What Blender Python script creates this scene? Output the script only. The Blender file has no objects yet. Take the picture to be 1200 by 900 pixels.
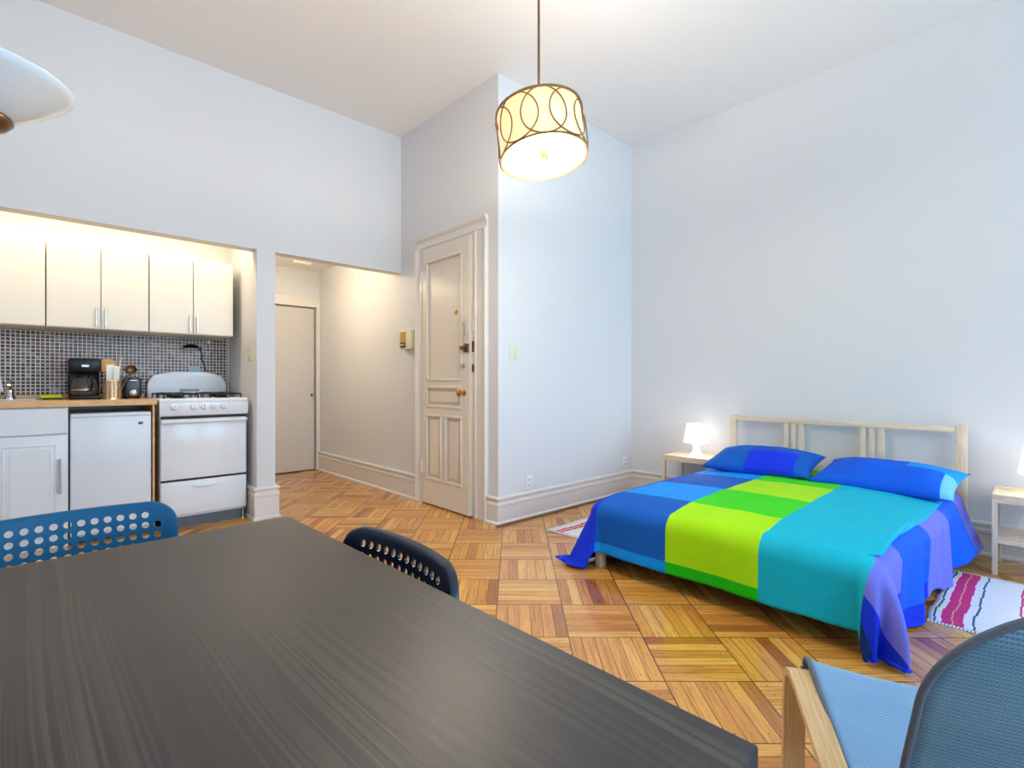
import bpy, bmesh, math, random
from mathutils import Vector, Matrix
random.seed(7)
PI = math.pi
scene = bpy.context.scene
COL = scene.collection

# ------------------------------------------------------------------ key dimensions (metres)
YA = 4.151      # kitchen side wall face
XB = 2.482      # entrance wall face
YC = 2.788      # short wall face beside the bed
XD = 4.216      # headboard wall face
ZC = 3.334      # ceiling
XL, YR = -2.6, -3.0   # wall behind on the left, window wall behind the camera
XK0, XK1, YK = -1.5, 1.227, 4.927   # kitchen alcove
XH, YH = 1.361, 6.02                # hall
ZL = 2.067      # lintel height
WT = 0.12

# ------------------------------------------------------------------ materials
def lin(c):
    c = c / 255.0
    return c / 12.92 if c <= 0.04045 else ((c + 0.055) / 1.055) ** 2.4
def rgb(r, g, b): return (lin(r), lin(g), lin(b), 1.0)

class NT:
    def __init__(s, name):
        s.m = bpy.data.materials.new(name); s.m.use_nodes = True
        s.t = s.m.node_tree; s.t.nodes.clear()
        s.out = s.n('ShaderNodeOutputMaterial')
    def n(s, typ, **kw):
        nd = s.t.nodes.new(typ)
        for k, v in kw.items(): setattr(nd, k, v)
        return nd
    def l(s, a, b): s.t.links.new(a, b)
    def setin(s, inp, v):
        if isinstance(v, bpy.types.NodeSocket): s.l(v, inp)
        else: inp.default_value = v
    def math(s, op, a, b=None, c=None):
        nd = s.n('ShaderNodeMath', operation=op)
        s.setin(nd.inputs[0], a)
        if b is not None: s.setin(nd.inputs[1], b)
        if c is not None: s.setin(nd.inputs[2], c)
        return nd.outputs[0]
    def mix(s, f, a, b, mode='MIX'):
        nd = s.n('ShaderNodeMix', data_type='RGBA', blend_type=mode)
        s.setin(nd.inputs[0], f); s.setin(nd.inputs[6], a); s.setin(nd.inputs[7], b)
        return nd.outputs[2]
    def coord(s, which='Object'):
        return s.n('ShaderNodeTexCoord').outputs[which]
    def noise(s, vec, scale, detail=3.0, rough=0.5):
        nd = s.n('ShaderNodeTexNoise'); s.l(vec, nd.inputs['Vector'])
        nd.inputs['Scale'].default_value = scale; nd.inputs['Detail'].default_value = detail
        nd.inputs['Roughness'].default_value = rough
        return nd.outputs['Fac']
    def ramp(s, f, stops, interp='LINEAR'):
        nd = s.n('ShaderNodeValToRGB'); cr = nd.color_ramp; cr.interpolation = interp
        while len(cr.elements) < len(stops): cr.elements.new(0.5)
        for e, (p, c) in zip(cr.elements, stops): e.position = p; e.color = c
        s.l(f, nd.inputs[0]); return nd.outputs[0]
    def mapping(s, vec, scale=(1, 1, 1), rot=(0, 0, 0), loc=(0, 0, 0)):
        nd = s.n('ShaderNodeMapping'); s.l(vec, nd.inputs[0])
        nd.inputs['Location'].default_value = loc
        nd.inputs['Rotation'].default_value = rot; nd.inputs['Scale'].default_value = scale
        return nd.outputs[0]
    def bump(s, h, strength=0.2, dist=0.01):
        nd = s.n('ShaderNodeBump'); s.l(h, nd.inputs['Height'])
        nd.inputs['Strength'].default_value = strength; nd.inputs['Distance'].default_value = dist
        return nd.outputs[0]
    def bsdf(s, color, rough=0.5, metal=0.0, normal=None, **kw):
        b = s.n('ShaderNodeBsdfPrincipled')
        s.setin(b.inputs['Base Color'], color); s.setin(b.inputs['Roughness'], rough)
        s.setin(b.inputs['Metallic'], metal)
        if normal is not None: s.l(normal, b.inputs['Normal'])
        for k, v in kw.items(): s.setin(b.inputs[k], v)
        s.l(b.outputs[0], s.out.inputs[0]); s.b = b
        return s.m

def plain(name, c, rough=0.5, metal=0.0, var=0.04, nscale=18, bump=0.0, **kw):
    t = NT(name); co = t.coord()
    f = t.noise(co, nscale)
    col = t.mix(f, tuple([x * (1 - var) for x in c[:3]]) + (1,), tuple([min(1, x * (1 + var)) for x in c[:3]]) + (1,))
    nrm = t.bump(t.noise(co, nscale * 6), bump, 0.002) if bump else None
    return t.bsdf(col, rough, metal, nrm, **kw)
def emit(name, c, strength, base=None, var=0.03):
    t = NT(name); co = t.coord(); f = t.noise(co, 6)
    col = t.mix(f, tuple([x * (1 - var) for x in c[:3]]) + (1,), c)
    t.bsdf(base or c, 0.5); t.l(col, t.b.inputs['Emission Color']); t.b.inputs['Emission Strength'].default_value = strength
    return t.m

M = {}
M['paint'] = plain('wall_paint', rgb(218, 219, 221), 0.55, var=0.008, nscale=3, bump=0.05)
M['ceiling'] = plain('ceiling_paint', rgb(238, 237, 236), 0.7, var=0.008, nscale=3, bump=0.04)
M['trim'] = plain('gloss_trim_paint', rgb(226, 222, 216), 0.32, var=0.01, nscale=9, bump=0.06)
M['door'] = plain('door_paint', rgb(226, 217, 204), 0.35, var=0.012, nscale=9, bump=0.08)
M['slab'] = plain('closet_door_paint', rgb(206, 200, 194), 0.45, var=0.01)
M['cab'] = plain('cream_cabinet', rgb(232, 224, 207), 0.35, var=0.01)
M['cabwhite'] = plain('white_cabinet', rgb(226, 230, 236), 0.3, var=0.01)
M['enamel'] = plain('white_enamel', rgb(232, 234, 238), 0.18, var=0.006)
M['enamel2'] = plain('fridge_white', rgb(222, 228, 236), 0.25, var=0.01)
M['steel'] = plain('brushed_steel', rgb(176, 172, 168), 0.32, 1.0, var=0.06, nscale=60)
M['chrome'] = plain('chrome', rgb(215, 218, 222), 0.1, 1.0, var=0.02)
M['bronze'] = plain('bronze', rgb(120, 92, 66), 0.35, 0.9, var=0.1)
M['brass'] = plain('brass', rgb(200, 165, 80), 0.22, 1.0, var=0.08)
M['rust'] = plain('rusty_lock', rgb(110, 74, 46), 0.5, 0.6, var=0.35, nscale=60)
M['black'] = plain('black_plastic', rgb(14, 14, 16), 0.3, var=0.08, **{'Specular IOR Level': 0.25})
M['iron'] = plain('cast_iron', rgb(34, 33, 33), 0.5, 0.3, var=0.1)
M['dark'] = plain('dark_gap', rgb(40, 38, 38), 0.7)
M['navy'] = plain('toaster_navy', rgb(26, 38, 52), 0.3, var=0.1)
M['ivory'] = plain('ivory_plastic', rgb(224, 214, 184), 0.4, var=0.03)
M['plate'] = plain('pale_switch_plate', rgb(214, 220, 196), 0.4, var=0.02)
M['white'] = plain('white_plastic', rgb(232, 232, 232), 0.35, var=0.01)
M['gold'] = plain('gold_panel', rgb(190, 160, 92), 0.4, 0.4, var=0.04)
M['brown'] = plain('brown_plastic', rgb(92, 58, 38), 0.5, var=0.1)
M['spoon'] = plain('beech_spoon', rgb(222, 168, 96), 0.5, var=0.1, nscale=30)
M['yellow'] = plain('yellow_sponge', rgb(214, 214, 30), 0.8, var=0.08, nscale=80, bump=0.3)
M['green_sponge'] = plain('green_scourer', rgb(60, 80, 30), 0.9, var=0.15, nscale=90, bump=0.3)
M['label_blue'] = plain('blue_badge', rgb(30, 96, 160), 0.4, var=0.04)
M['glass'] = NT('carafe_glass').bsdf(rgb(190, 180, 170), 0.04, 0.0, None, **{'Transmission Weight': 0.9, 'IOR': 1.3})
M['chair'] = plain('blue_chair_plastic', rgb(0, 86, 128), 0.42, var=0.05, nscale=25, **{'Specular IOR Level': 0.25})
M['fab_navy'] = None

def wood(name, c1, c2, scale=12, rough=0.45, axis=(1, 1, 12), bump=0.05):
    t = NT(name); co = t.mapping(t.coord(), scale=axis)
    f = t.noise(co, scale, 5, 0.6)
    col = t.ramp(f, [(0.32, c1), (0.7, c2)])
    return t.bsdf(col, rough, 0.0, t.bump(f, bump, 0.003))
M['pine'] = wood('pine_wood', rgb(206, 186, 158), rgb(232, 216, 192), 8, 0.5, (14, 1.2, 14))
M['pinev'] = wood('pine_wood_upright', rgb(206, 186, 158), rgb(232, 216, 192), 8, 0.5, (14, 14, 1.2))
M['birch'] = wood('birch_veneer', rgb(206, 168, 116), rgb(230, 198, 150), 6, 0.35, (2, 30, 2))
M['counter'] = wood('beech_counter', rgb(206, 158, 100), rgb(230, 186, 128), 8, 0.35, (1.5, 12, 12))
M['quarter'] = wood('shoe_wood', rgb(112, 82, 66), rgb(140, 108, 88), 8, 0.4, (4, 4, 4))

def fabric(name, c, rough=0.75):
    t = NT(name); co = t.coord()
    n1 = t.noise(co, 5, 4, 0.6); n2 = t.noise(co, 260, 2, 0.5)
    col = t.mix(n1, tuple([x * 0.93 for x in c[:3]]) + (1,), tuple([min(1, x * 1.05) for x in c[:3]]) + (1,))
    h = t.math('ADD', t.math('MULTIPLY', n1, 1.0), t.math('MULTIPLY', n2, 0.05))
    return t.bsdf(col, rough, 0.0, t.bump(h, 0.3, 0.02), **{'Specular IOR Level': 0.25})
F = {
 'cyan': fabric('cloth_cyan', rgb(0, 146, 246)), 'dark': fabric('cloth_dark_blue', rgb(0, 90, 188)),
 'lime': fabric('cloth_lime', rgb(164, 226, 6)), 'green': fabric('cloth_green', rgb(60, 206, 20)),
 'teal': fabric('cloth_teal', rgb(0, 178, 206)), 'royal': fabric('cloth_royal', rgb(6, 50, 220)),
 'violet': fabric('cloth_violet', rgb(112, 118, 226)), 'blue': fabric('cloth_blue', rgb(0, 92, 224)),
 'navy': fabric('cloth_navy', rgb(0, 48, 112)), 'pale': fabric('cloth_pale_lining', rgb(110, 195, 240)),
 'hemgreen': fabric('cloth_hem_green', rgb(20, 190, 10)),
}

def floor_mat():
    t = NT('parquet'); co = t.n('ShaderNodeNewGeometry').outputs['Position']
    B = 0.3055; a = math.radians(46.6)
    # local axes: p along the joints receding from the camera, q across
    rot = t.mapping(co, rot=(0, 0, -a + PI))
    sp = t.n('ShaderNodeSeparateXYZ'); t.l(rot, sp.inputs[0])
    p = t.math('ADD', t.math('MULTIPLY', sp.outputs[0], -1.0), -(2.083 - 7 * B) + 10 * B)
    q = t.math('ADD', t.math('MULTIPLY', sp.outputs[1], 1.0), -0.228 + 12 * B)
    p = t.math('DIVIDE', p, B); q = t.math('DIVIDE', q, B)
    ip = t.math('FLOOR', p); iq = t.math('FLOOR', q)
    fp = t.math('FRACT', p); fq = t.math('FRACT', q)
    par = t.math('FLOORED_MODULO', t.math('ADD', ip, iq), 2.0)
    par = t.math('LESS_THAN', par, 0.5)
    def sel(a_, b_):  # par ? b : a
        return t.math('ADD', t.math('MULTIPLY', a_, t.math('SUBTRACT', 1.0, par)), t.math('MULTIPLY', b_, par))
    across = sel(fp, fq); along = sel(fq, fp)
    s6 = t.math('MULTIPLY', across, 6.0)
    si = t.math('FLOOR', s6); sf = t.math('FRACT', s6)
    cid = t.n('ShaderNodeCombineXYZ'); t.l(ip, cid.inputs[0]); t.l(iq, cid.inputs[1]); t.l(si, cid.inputs[2])
    wn = t.n('ShaderNodeTexWhiteNoise', noise_dimensions='3D'); t.l(cid.outputs[0], wn.inputs['Vector'])
    r1 = wn.outputs['Value']
    cid2 = t.n('ShaderNodeCombineXYZ'); t.l(ip, cid2.inputs[0]); t.l(iq, cid2.inputs[1])
    wn2 = t.n('ShaderNodeTexWhiteNoise', noise_dimensions='3D'); t.l(cid2.outputs[0], wn2.inputs['Vector'])
    r2 = wn2.outputs['Value']
    # grain
    gv = t.n('ShaderNodeCombineXYZ')
    t.l(t.math('ADD', t.math('MULTIPLY', along, 0.9), t.math('MULTIPLY', r1, 37.0)), gv.inputs[0])
    t.l(t.math('MULTIPLY', across, 14.0), gv.inputs[1]); t.l(t.math('MULTIPLY', r1, 91.0), gv.inputs[2])
    g = t.noise(gv.outputs[0], 1.6, 6, 0.65)
    gf = t.n('ShaderNodeCombineXYZ')
    t.l(t.math('ADD', t.math('MULTIPLY', along, 2.0), t.math('MULTIPLY', r1, 17.0)), gf.inputs[0])
    t.l(t.math('MULTIPLY', across, 90.0), gf.inputs[1])
    g2 = t.noise(gf.outputs[0], 1.0, 3, 0.6)
    base = t.ramp(r1, [(0.0, rgb(158, 94, 38)), (0.08, rgb(198, 130, 52)), (0.3, rgb(220, 156, 68)), (0.7, rgb(234, 174, 80)), (1.0, rgb(244, 194, 100))])
    base = t.mix(t.math('MULTIPLY', r2, 0.35), base, rgb(212, 142, 70))
    streak = t.ramp(g, [(0.38, rgb(168, 108, 54)), (0.54, (1, 1, 1, 1))])
    base = t.mix(0.38, base, streak, 'MULTIPLY')
    fine = t.ramp(g2, [(0.35, rgb(176, 138, 100)), (0.6, (1, 1, 1, 1))])
    base = t.mix(0.35, base, fine, 'MULTIPLY')
    # joints
    e1 = t.math('MINIMUM', sf, t.math('SUBTRACT', 1.0, sf))
    gap1 = t.math('LESS_THAN', e1, 0.034)
    e2 = t.math('MINIMUM', t.math('MINIMUM', fp, t.math('SUBTRACT', 1.0, fp)), t.math('MINIMUM', fq, t.math('SUBTRACT', 1.0, fq)))
    gap2 = t.math('LESS_THAN', e2, 0.0085)
    # nail dots: two per strip end
    da = t.math('MINIMUM', along, t.math('SUBTRACT', 1.0, along))
    dx = t.math('MULTIPLY', t.math('SUBTRACT', da, 0.13), 0.3055)
    dy = t.math('MULTIPLY', t.math('SUBTRACT', sf, 0.5), 0.0509)
    dd = t.math('SQRT', t.math('ADD', t.math('POWER', dx, 2.0), t.math('POWER', dy, 2.0)))
    nail = t.math('LESS_THAN', dd, 0.0030)
    col = t.mix(t.math('MULTIPLY', gap1, 0.72), base, rgb(92, 52, 28))
    col = t.mix(t.math('MULTIPLY', gap2, 0.8), col, rgb(62, 36, 22))
    col = t.mix(t.math('MULTIPLY', nail, 0.75), col, rgb(54, 32, 20))
    h = t.math('SUBTRACT', t.math('MULTIPLY', g2, 0.15), t.math('MAXIMUM', gap1, gap2))
    h = t.math('ADD', h, t.math('MULTIPLY', r1, 0.25))
    rough = t.math('ADD', 0.13, t.math('MULTIPLY', g, 0.12))
    return t.bsdf(col, rough, 0.0, t.bump(h, 0.25, 0.0012), **{'Coat Weight': 0.3, 'Coat Roughness': 0.12})
M['floor'] = floor_mat()

def tile_mat():
    t = NT('mosaic_tile'); co = t.coord()
    sp = t.n('ShaderNodeSeparateXYZ'); t.l(co, sp.inputs[0])
    P = 0.0252
    u = t.math('DIVIDE', t.math('ADD', t.math('ADD', sp.outputs[0], sp.outputs[1]), 20.0), P)
    v = t.math('DIVIDE', t.math('ADD', sp.outputs[2], 3.0), P)
    c = t.n('ShaderNodeCombineXYZ'); t.l(t.math('FLOOR', u), c.inputs[0]); t.l(t.math('FLOOR', v), c.inputs[1])
    wn = t.n('ShaderNodeTexWhiteNoise', noise_dimensions='3D'); t.l(c.outputs[0], wn.inputs['Vector'])
    big = t.noise(t.coord(), 4.0, 2)
    f = t.math('ADD', t.math('MULTIPLY', wn.outputs['Value'], 0.75), t.math('MULTIPLY', t.math('SUBTRACT', big, 0.35), 0.6))
    col = t.ramp(f, [(0.0, rgb(22, 12, 12)), (0.22, rgb(60, 34, 26)), (0.38, rgb(92, 66, 58)), (0.5, rgb(40, 30, 34)), (0.62, rgb(122, 104, 100)), (0.72, rgb(96, 58, 44)), (0.84, rgb(120, 134, 146)), (1.0, rgb(176, 176, 172))])
    fu = t.math('FRACT', u); fv = t.math('FRACT', v)
    e = t.math('MINIMUM', t.math('MINIMUM', fu, t.math('SUBTRACT', 1.0, fu)), t.math('MINIMUM', fv, t.math('SUBTRACT', 1.0, fv)))
    g = t.math('LESS_THAN', e, 0.115)
    col = t.mix(g, col, rgb(226, 214, 206))
    rough = t.math('ADD', 0.24, t.math('MULTIPLY', g, 0.5))
    return t.bsdf(col, rough, 0.0, t.bump(t.math('SUBTRACT', 1.0, g), 0.4, 0.001), **{'Specular IOR Level': 0.3})
M['tile'] = tile_mat()

def table_mat():
    t = NT('black_brown_wood'); co = t.coord()
    wob = t.n('ShaderNodeTexNoise'); t.l(t.mapping(co, scale=(2.0, 0.7, 1)), wob.inputs['Vector']); wob.inputs['Scale'].default_value = 1.6
    sp = t.n('ShaderNodeSeparateXYZ'); t.l(co, sp.inputs[0])
    x = t.math('ADD', sp.outputs[0], t.math('MULTIPLY', wob.outputs['Fac'], 0.05))
    c = t.n('ShaderNodeCombineXYZ'); t.l(t.math('MULTIPLY', x, 95.0), c.inputs[0]); t.l(t.math('MULTIPLY', sp.outputs[1], 0.35), c.inputs[1])
    g = t.noise(c.outputs[0], 1.6, 2, 0.5)
    c3 = t.n('ShaderNodeCombineXYZ'); t.l(t.math('MULTIPLY', x, 9.0), c3.inputs[0]); t.l(t.math('MULTIPLY', sp.outputs[1], 0.35), c3.inputs[1])
    zone = t.noise(c3.outputs[0], 1.2, 2, 0.5)
    zone = t.ramp(zone, [(0.4, (0.15, 0.15, 0.15, 1)), (0.62, (1, 1, 1, 1))])
    g_ = t.ramp(g, [(0.44, (0, 0, 0, 1)), (0.56, (1, 1, 1, 1))])
    f = t.math('MULTIPLY', g_, zone)
    col = t.mix(f, rgb(46, 43, 45), rgb(76, 68, 60))
    rough = t.math('ADD', 0.46, t.math('MULTIPLY', f, 0.06))
    return t.bsdf(col, rough, 0.0, t.bump(f, 0.12, 0.0010))
M['table'] = table_mat()

def sling_mat(name, c1, c2, alpha=1.0):
    t = NT(name); uv = t.coord('UV')
    sp = t.n('ShaderNodeSeparateXYZ'); t.l(uv, sp.inputs[0])
    u = t.math('SINE', t.math('MULTIPLY', sp.outputs[0], 2 * PI / 0.0050))
    v = t.math('SINE', t.math('MULTIPLY', sp.outputs[1], 2 * PI / 0.0058))
    uv_ = t.math('ADD', t.math('MULTIPLY', u, 0.25), t.math('MULTIPLY', v, 0.5))
    f = t.math('ADD', 0.5, t.math('MULTIPLY', uv_, 0.62))
    big = t.noise(t.mapping(uv, scale=(2, 9, 1), rot=(0, 0, 0.6)), 1.5, 2)
    f = t.math('ADD', f, t.math('MULTIPLY', t.math('SUBTRACT', big, 0.5), 0.6))
    col = t.mix(f, c1, c2)
    hole = t.math('MULTIPLY', t.math('GREATER_THAN', u, 0.45), t.math('GREATER_THAN', v, 0.45))
    m = t.bsdf(col, 0.6, 0.0, t.bump(f, 0.5, 0.001), **{'Sheen Weight': 0.2})
    t.setin(t.b.inputs['Alpha'], t.math('SUBTRACT', 1.0, t.math('MULTIPLY', hole, alpha)))
    return m
M['sling'] = sling_mat('seat_mesh_cloth', rgb(92, 134, 176), rgb(138, 180, 214), 0.0)
M['slingback'] = sling_mat('back_mesh_cloth', rgb(58, 108, 144), rgb(128, 180, 208), 0.6)
M['slingedge'] = plain('sling_binding', rgb(92, 104, 122), 0.7, var=0.25, nscale=200)

# ------------------------------------------------------------------ mesh builder
class MB:
    def __init__(s): s.bm = bmesh.new(); s.mi = 0
    def _tag(s, fs):
        for f in fs: f.material_index = s.mi
    def box(s, x0, x1, y0, y1, z0, z1, bev=0.0, seg=2):
        vs = [s.bm.verts.new((x, y, z)) for x in (x0, x1) for y in (y0, y1) for z in (z0, z1)]
        q = [(0, 1, 3, 2), (4, 6, 7, 5), (0, 4, 5, 1), (2, 3, 7, 6), (0, 2, 6, 4), (1, 5, 7, 3)]
        fs = [s.bm.faces.new([vs[i] for i in f]) for f in q]
        s._tag(fs)
        if bev > 0:
            es = list({e for f in fs for e in f.edges})
            r = bmesh.ops.bevel(s.bm, geom=es, offset=bev, segments=seg, affect='EDGES', profile=0.5)
            s._tag(r['faces'])
        return s
    def prism(s, pts, axis, a0, a1, bev=0.0):
        # pts: 2-D outline; axis 0,1,2 = extrusion axis
        def mk(p, a):
            return {0: (a, p[0], p[1]), 1: (p[0], a, p[1]), 2: (p[0], p[1], a)}[axis]
        A = [s.bm.verts.new(mk(p, a0)) for p in pts]; B = [s.bm.verts.new(mk(p, a1)) for p in pts]
        n = len(pts); fs = [s.bm.faces.new(A), s.bm.faces.new(B[::-1])]
        for i in range(n): fs.append(s.bm.faces.new([A[i], B[i], B[(i + 1) % n], A[(i + 1) % n]]))
        s._tag(fs)
        if bev > 0:
            es = list({e for f in fs[:2] for e in f.edges})
            r = bmesh.ops.bevel(s.bm, geom=es, offset=bev, segments=2, affect='EDGES', profile=0.5); s._tag(r['faces'])
        return s
    def lathe(s, prof, cx=0, cy=0, n=32, sx=1, sy=1, M4=None):
        rings = []
        for r, z in prof:
            if r < 1e-5:
                rings.append([s.bm.verts.new((cx, cy, z))])
            else:
                rings.append([s.bm.verts.new((cx + r * sx * math.cos(2 * PI * k / n), cy + r * sy * math.sin(2 * PI * k / n), z)) for k in range(n)])
        allv = [v for r in rings for v in r]
        for a, b in zip(rings[:-1], rings[1:]):
            for k in range(n):
                k2 = (k + 1) % n
                if len(a) == 1 and len(b) == 1: continue
                if len(a) == 1: f = s.bm.faces.new([a[0], b[k2], b[k]])
                elif len(b) == 1: f = s.bm.faces.new([a[k], a[k2], b[0]])
                else: f = s.bm.faces.new([a[k], a[k2], b[k2], b[k]])
                f.material_index = s.mi
        if M4 is not None:
            for v in allv: v.co = M4 @ v.co
        return s
    def cyl(s, p0, p1, r, n=16, r1=None):
        p0 = Vector(p0); p1 = Vector(p1); d = p1 - p0; L = d.length
        m = Matrix.Translation(p0) @ d.to_track_quat('Z', 'Y').to_matrix().to_4x4()
        r1 = r if r1 is None else r1
        return s.lathe([(0, 0), (r, 0), (r1, L), (0, L)], n=n, M4=m)
    def tube(s, pts, r, n=10, closed=False, ry=None):
        # circular sweep with parallel transport; ry: second radius along the 'side' direction
        P = [Vector(p) for p in pts]; m = len(P)
        T = []
        for i in range(m):
            a = P[(i - 1) % m] if closed or i > 0 else P[0]; b = P[(i + 1) % m] if closed or i < m - 1 else P[-1]
            T.append((b - a).normalized())
        up = Vector((0, 0, 1)) if abs(T[0].z) < 0.9 else Vector((1, 0, 0))
        N = (up - T[0] * up.dot(T[0])).normalized(); rings = []
        for i in range(m):
            N = (N - T[i] * N.dot(T[i])).normalized(); Bn = T[i].cross(N)
            rr = r[i] if isinstance(r, (list, tuple)) else r
            rings.append([s.bm.verts.new(P[i] + N * rr * math.cos(2 * PI * k / n) + Bn * (ry or rr) * math.sin(2 * PI * k / n)) for k in range(n)])
        rng = range(m) if closed else range(m - 1)
        for i in rng:
            a, b = rings[i], rings[(i + 1) % m]
            for k in range(n):
                f = s.bm.faces.new([a[k], a[(k + 1) % n], b[(k + 1) % n], b[k]]); f.material_index = s.mi
        if not closed:
            for rg in (rings[0][::-1], rings[-1]):
                f = s.bm.faces.new(rg); f.material_index = s.mi
        return s
    def strip(s, pts, side, w, th):
        # flat bent strip: path pts, constant side vector, width w, thickness th
        P = [Vector(p) for p in pts]; S = Vector(side).normalized(); rings = []
        for i in range(len(P)):
            T = (P[min(i + 1, len(P) - 1)] - P[max(i - 1, 0)]).normalized(); N = T.cross(S).normalized()
            rings.append([s.bm.verts.new(P[i] + S * a * w / 2 + N * b * th / 2) for a, b in ((-1, -1), (1, -1), (1, 1), (-1, 1))])
        for a, b in zip(rings[:-1], rings[1:]):
            for k in range(4): s.bm.faces.new([a[k], a[(k + 1) % 4], b[(k + 1) % 4], b[k]]).material_index = s.mi
        s.bm.faces.new(rings[0][::-1]); s.bm.faces.new(rings[-1])
        return s
    def grid(s, nu, nv, fn, mfn=None, uvfn=None):
        V = [[s.bm.verts.new(fn(i, j)) for j in range(nv + 1)] for i in range(nu + 1)]
        uvl = s.bm.loops.layers.uv.verify() if uvfn else None
        for i in range(nu):
            for j in range(nv):
                f = s.bm.faces.new([V[i][j], V[i + 1][j], V[i + 1][j + 1], V[i][j + 1]])
                f.material_index = mfn(i, j) if mfn else s.mi
                if uvfn:
                    for lp, (a, b) in zip(f.loops, ((i, j), (i + 1, j), (i + 1, j + 1), (i, j + 1))): lp[uvl].uv = uvfn(a, b)
        return V
    def build(s, name, mat, parent=None, smooth=None, world=False, xf=None):
        if xf is not None: bmesh.ops.transform(s.bm, matrix=xf, verts=s.bm.verts)
        bmesh.ops.recalc_face_normals(s.bm, faces=s.bm.faces)
        off = Vector((0, 0, 0))
        if parent is None:
            xs = [v.co for v in s.bm.verts]
            off = Vector(((min(v.x for v in xs) + max(v.x for v in xs)) / 2, (min(v.y for v in xs) + max(v.y for v in xs)) / 2, min(v.z for v in xs)))
        elif world:
            p = parent; wo = Vector((0, 0, 0))
            while p: wo += p.location; p = p.parent
            off = wo
        for v in s.bm.verts: v.co -= off
        me = bpy.data.meshes.new(name); s.bm.to_mesh(me); s.bm.free()
        ms = mat if isinstance(mat, (list, tuple)) else [mat]
        for m in ms: me.materials.append(m)
        o = bpy.data.objects.new(name, me); COL.objects.link(o)
        if parent is None: o.location = off
        else: o.parent = parent
        if smooth is not None:
            me.polygons.foreach_set('use_smooth', [True] * len(me.polygons))
            if smooth < 180:
                me.set_sharp_from_angle(angle=math.radians(smooth))
        return o
def solid(o, th, off=0.0, split=False):
    m = o.modifiers.new('thickness', 'SOLIDIFY'); m.thickness = th; m.offset = off
    if split: e = o.modifiers.new('split', 'EDGE_SPLIT'); e.split_angle = math.radians(40); e.use_edge_sharp = False
    return o
def subd(o, l=1):
    m = o.modifiers.new('sub', 'SUBSURF'); m.levels = l; m.render_levels = l; return o

def tag(o, label=None, cat=None, group=None, kind=None):
    if label: o['label'] = label
    if cat: o['category'] = cat
    if group: o['group'] = group
    if kind: o['kind'] = kind
    return o
def thing(name, label, cat, loc=(0, 0, 0), rz=0.0, group=None):
    o = bpy.data.objects.new(name, None); o.empty_display_size = 0.1; COL.objects.link(o)
    o.location = loc; o.rotation_euler = (0, 0, rz)
    return tag(o, label, cat, group)
def struct(name, mb, mat, parent=None, smooth=None, label=None, world=True):
    o = mb.build(name, mat, parent, smooth, world=world and parent is not None)
    if parent is None: o['kind'] = 'structure'
    if label: o['label'] = label
    return o
def sroot(name, loc, label=None):
    o = bpy.data.objects.new(name, None); COL.objects.link(o); o.location = loc; o['kind'] = 'structure'
    if label: o['label'] = label
    return o
def copy_tree(o, parent=None):
    c = o.copy(); COL.objects.link(c); c.parent = parent
    for ch in list(o.children): copy_tree(ch, c)
    return c

# ================================================================== ROOM SHELL
b = MB(); b.box(XL - WT, XD + WT, YR - WT, YH + WT, -0.1, 0.0); struct('floor', b, M['floor'])
b = MB(); b.box(XL - WT, XD + WT, YR - WT, YA, ZC, ZC + 0.1); struct('ceiling', b, M['ceiling'])
# kitchen/hall wall with its two openings
b = MB()
b.box(XL, XB, YA, YA + 0.114, ZL, ZC)
b.box(XL, XK0, YA, YA + 0.114, 0, ZL)
b.box(XK1, XH, YA, YH, 0, ZL)
struct('wall_kitchen', b, M['paint'], label='white wall with a kitchen alcove and a hall opening')
b = MB(); b.box(XB, XB + WT, YC + WT, 3.06 - 0.01, 0, ZC); b.box(XB, XB + WT, 3.755 + 0.01, YH, 0, ZC); b.box(XB, XB + WT, 3.05, 3.765, 2.22, ZC)
b.box(XB + 0.07, XB + WT, 3.05, 3.765, 0, 2.22)
struct('wall_entrance', b, M['paint'])
b = MB(); b.box(XB, XD, YC, YC + WT, 0, ZC); struct('wall_centre', b, M['paint'])
b = MB(); b.box(XD, XD + WT, YR - WT, YC + WT, 0, ZC); struct('wall_right', b, M['paint'])
b = MB(); b.box(XL - WT, XL, YR - WT, YA + 0.114, 0, ZC); struct('wall_left', b, M['paint'])
# window wall behind the camera, three tall sashes
WIN = [(-1.9, -0.6), (0.5, 1.9), (2.3, 3.9)]
W0, W1 = 0.55, 2.95
b = MB(); xs = [XL] + [v for w in WIN for v in w] + [XD]
for i in range(0, len(xs), 2): b.box(xs[i], xs[i + 1], YR - WT, YR, 0, ZC)
for a, c in WIN:
    b.box(a, c, YR - WT, YR, 0, W0); b.box(a, c, YR - WT, YR, W1, ZC)
struct('wall_rear', b, M['paint'])
tp = NT('window_glass'); tr = tp.n('ShaderNodeBsdfTransparent'); gl = tp.n('ShaderNodeBsdfGlossy'); gl.inputs['Roughness'].default_value = 0.02
mx = tp.n('ShaderNodeMixShader'); mx.inputs[0].default_value = 0.04; tp.l(tr.outputs[0], mx.inputs[1]); tp.l(gl.outputs[0], mx.inputs[2]); tp.l(mx.outputs[0], tp.out.inputs[0])
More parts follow.
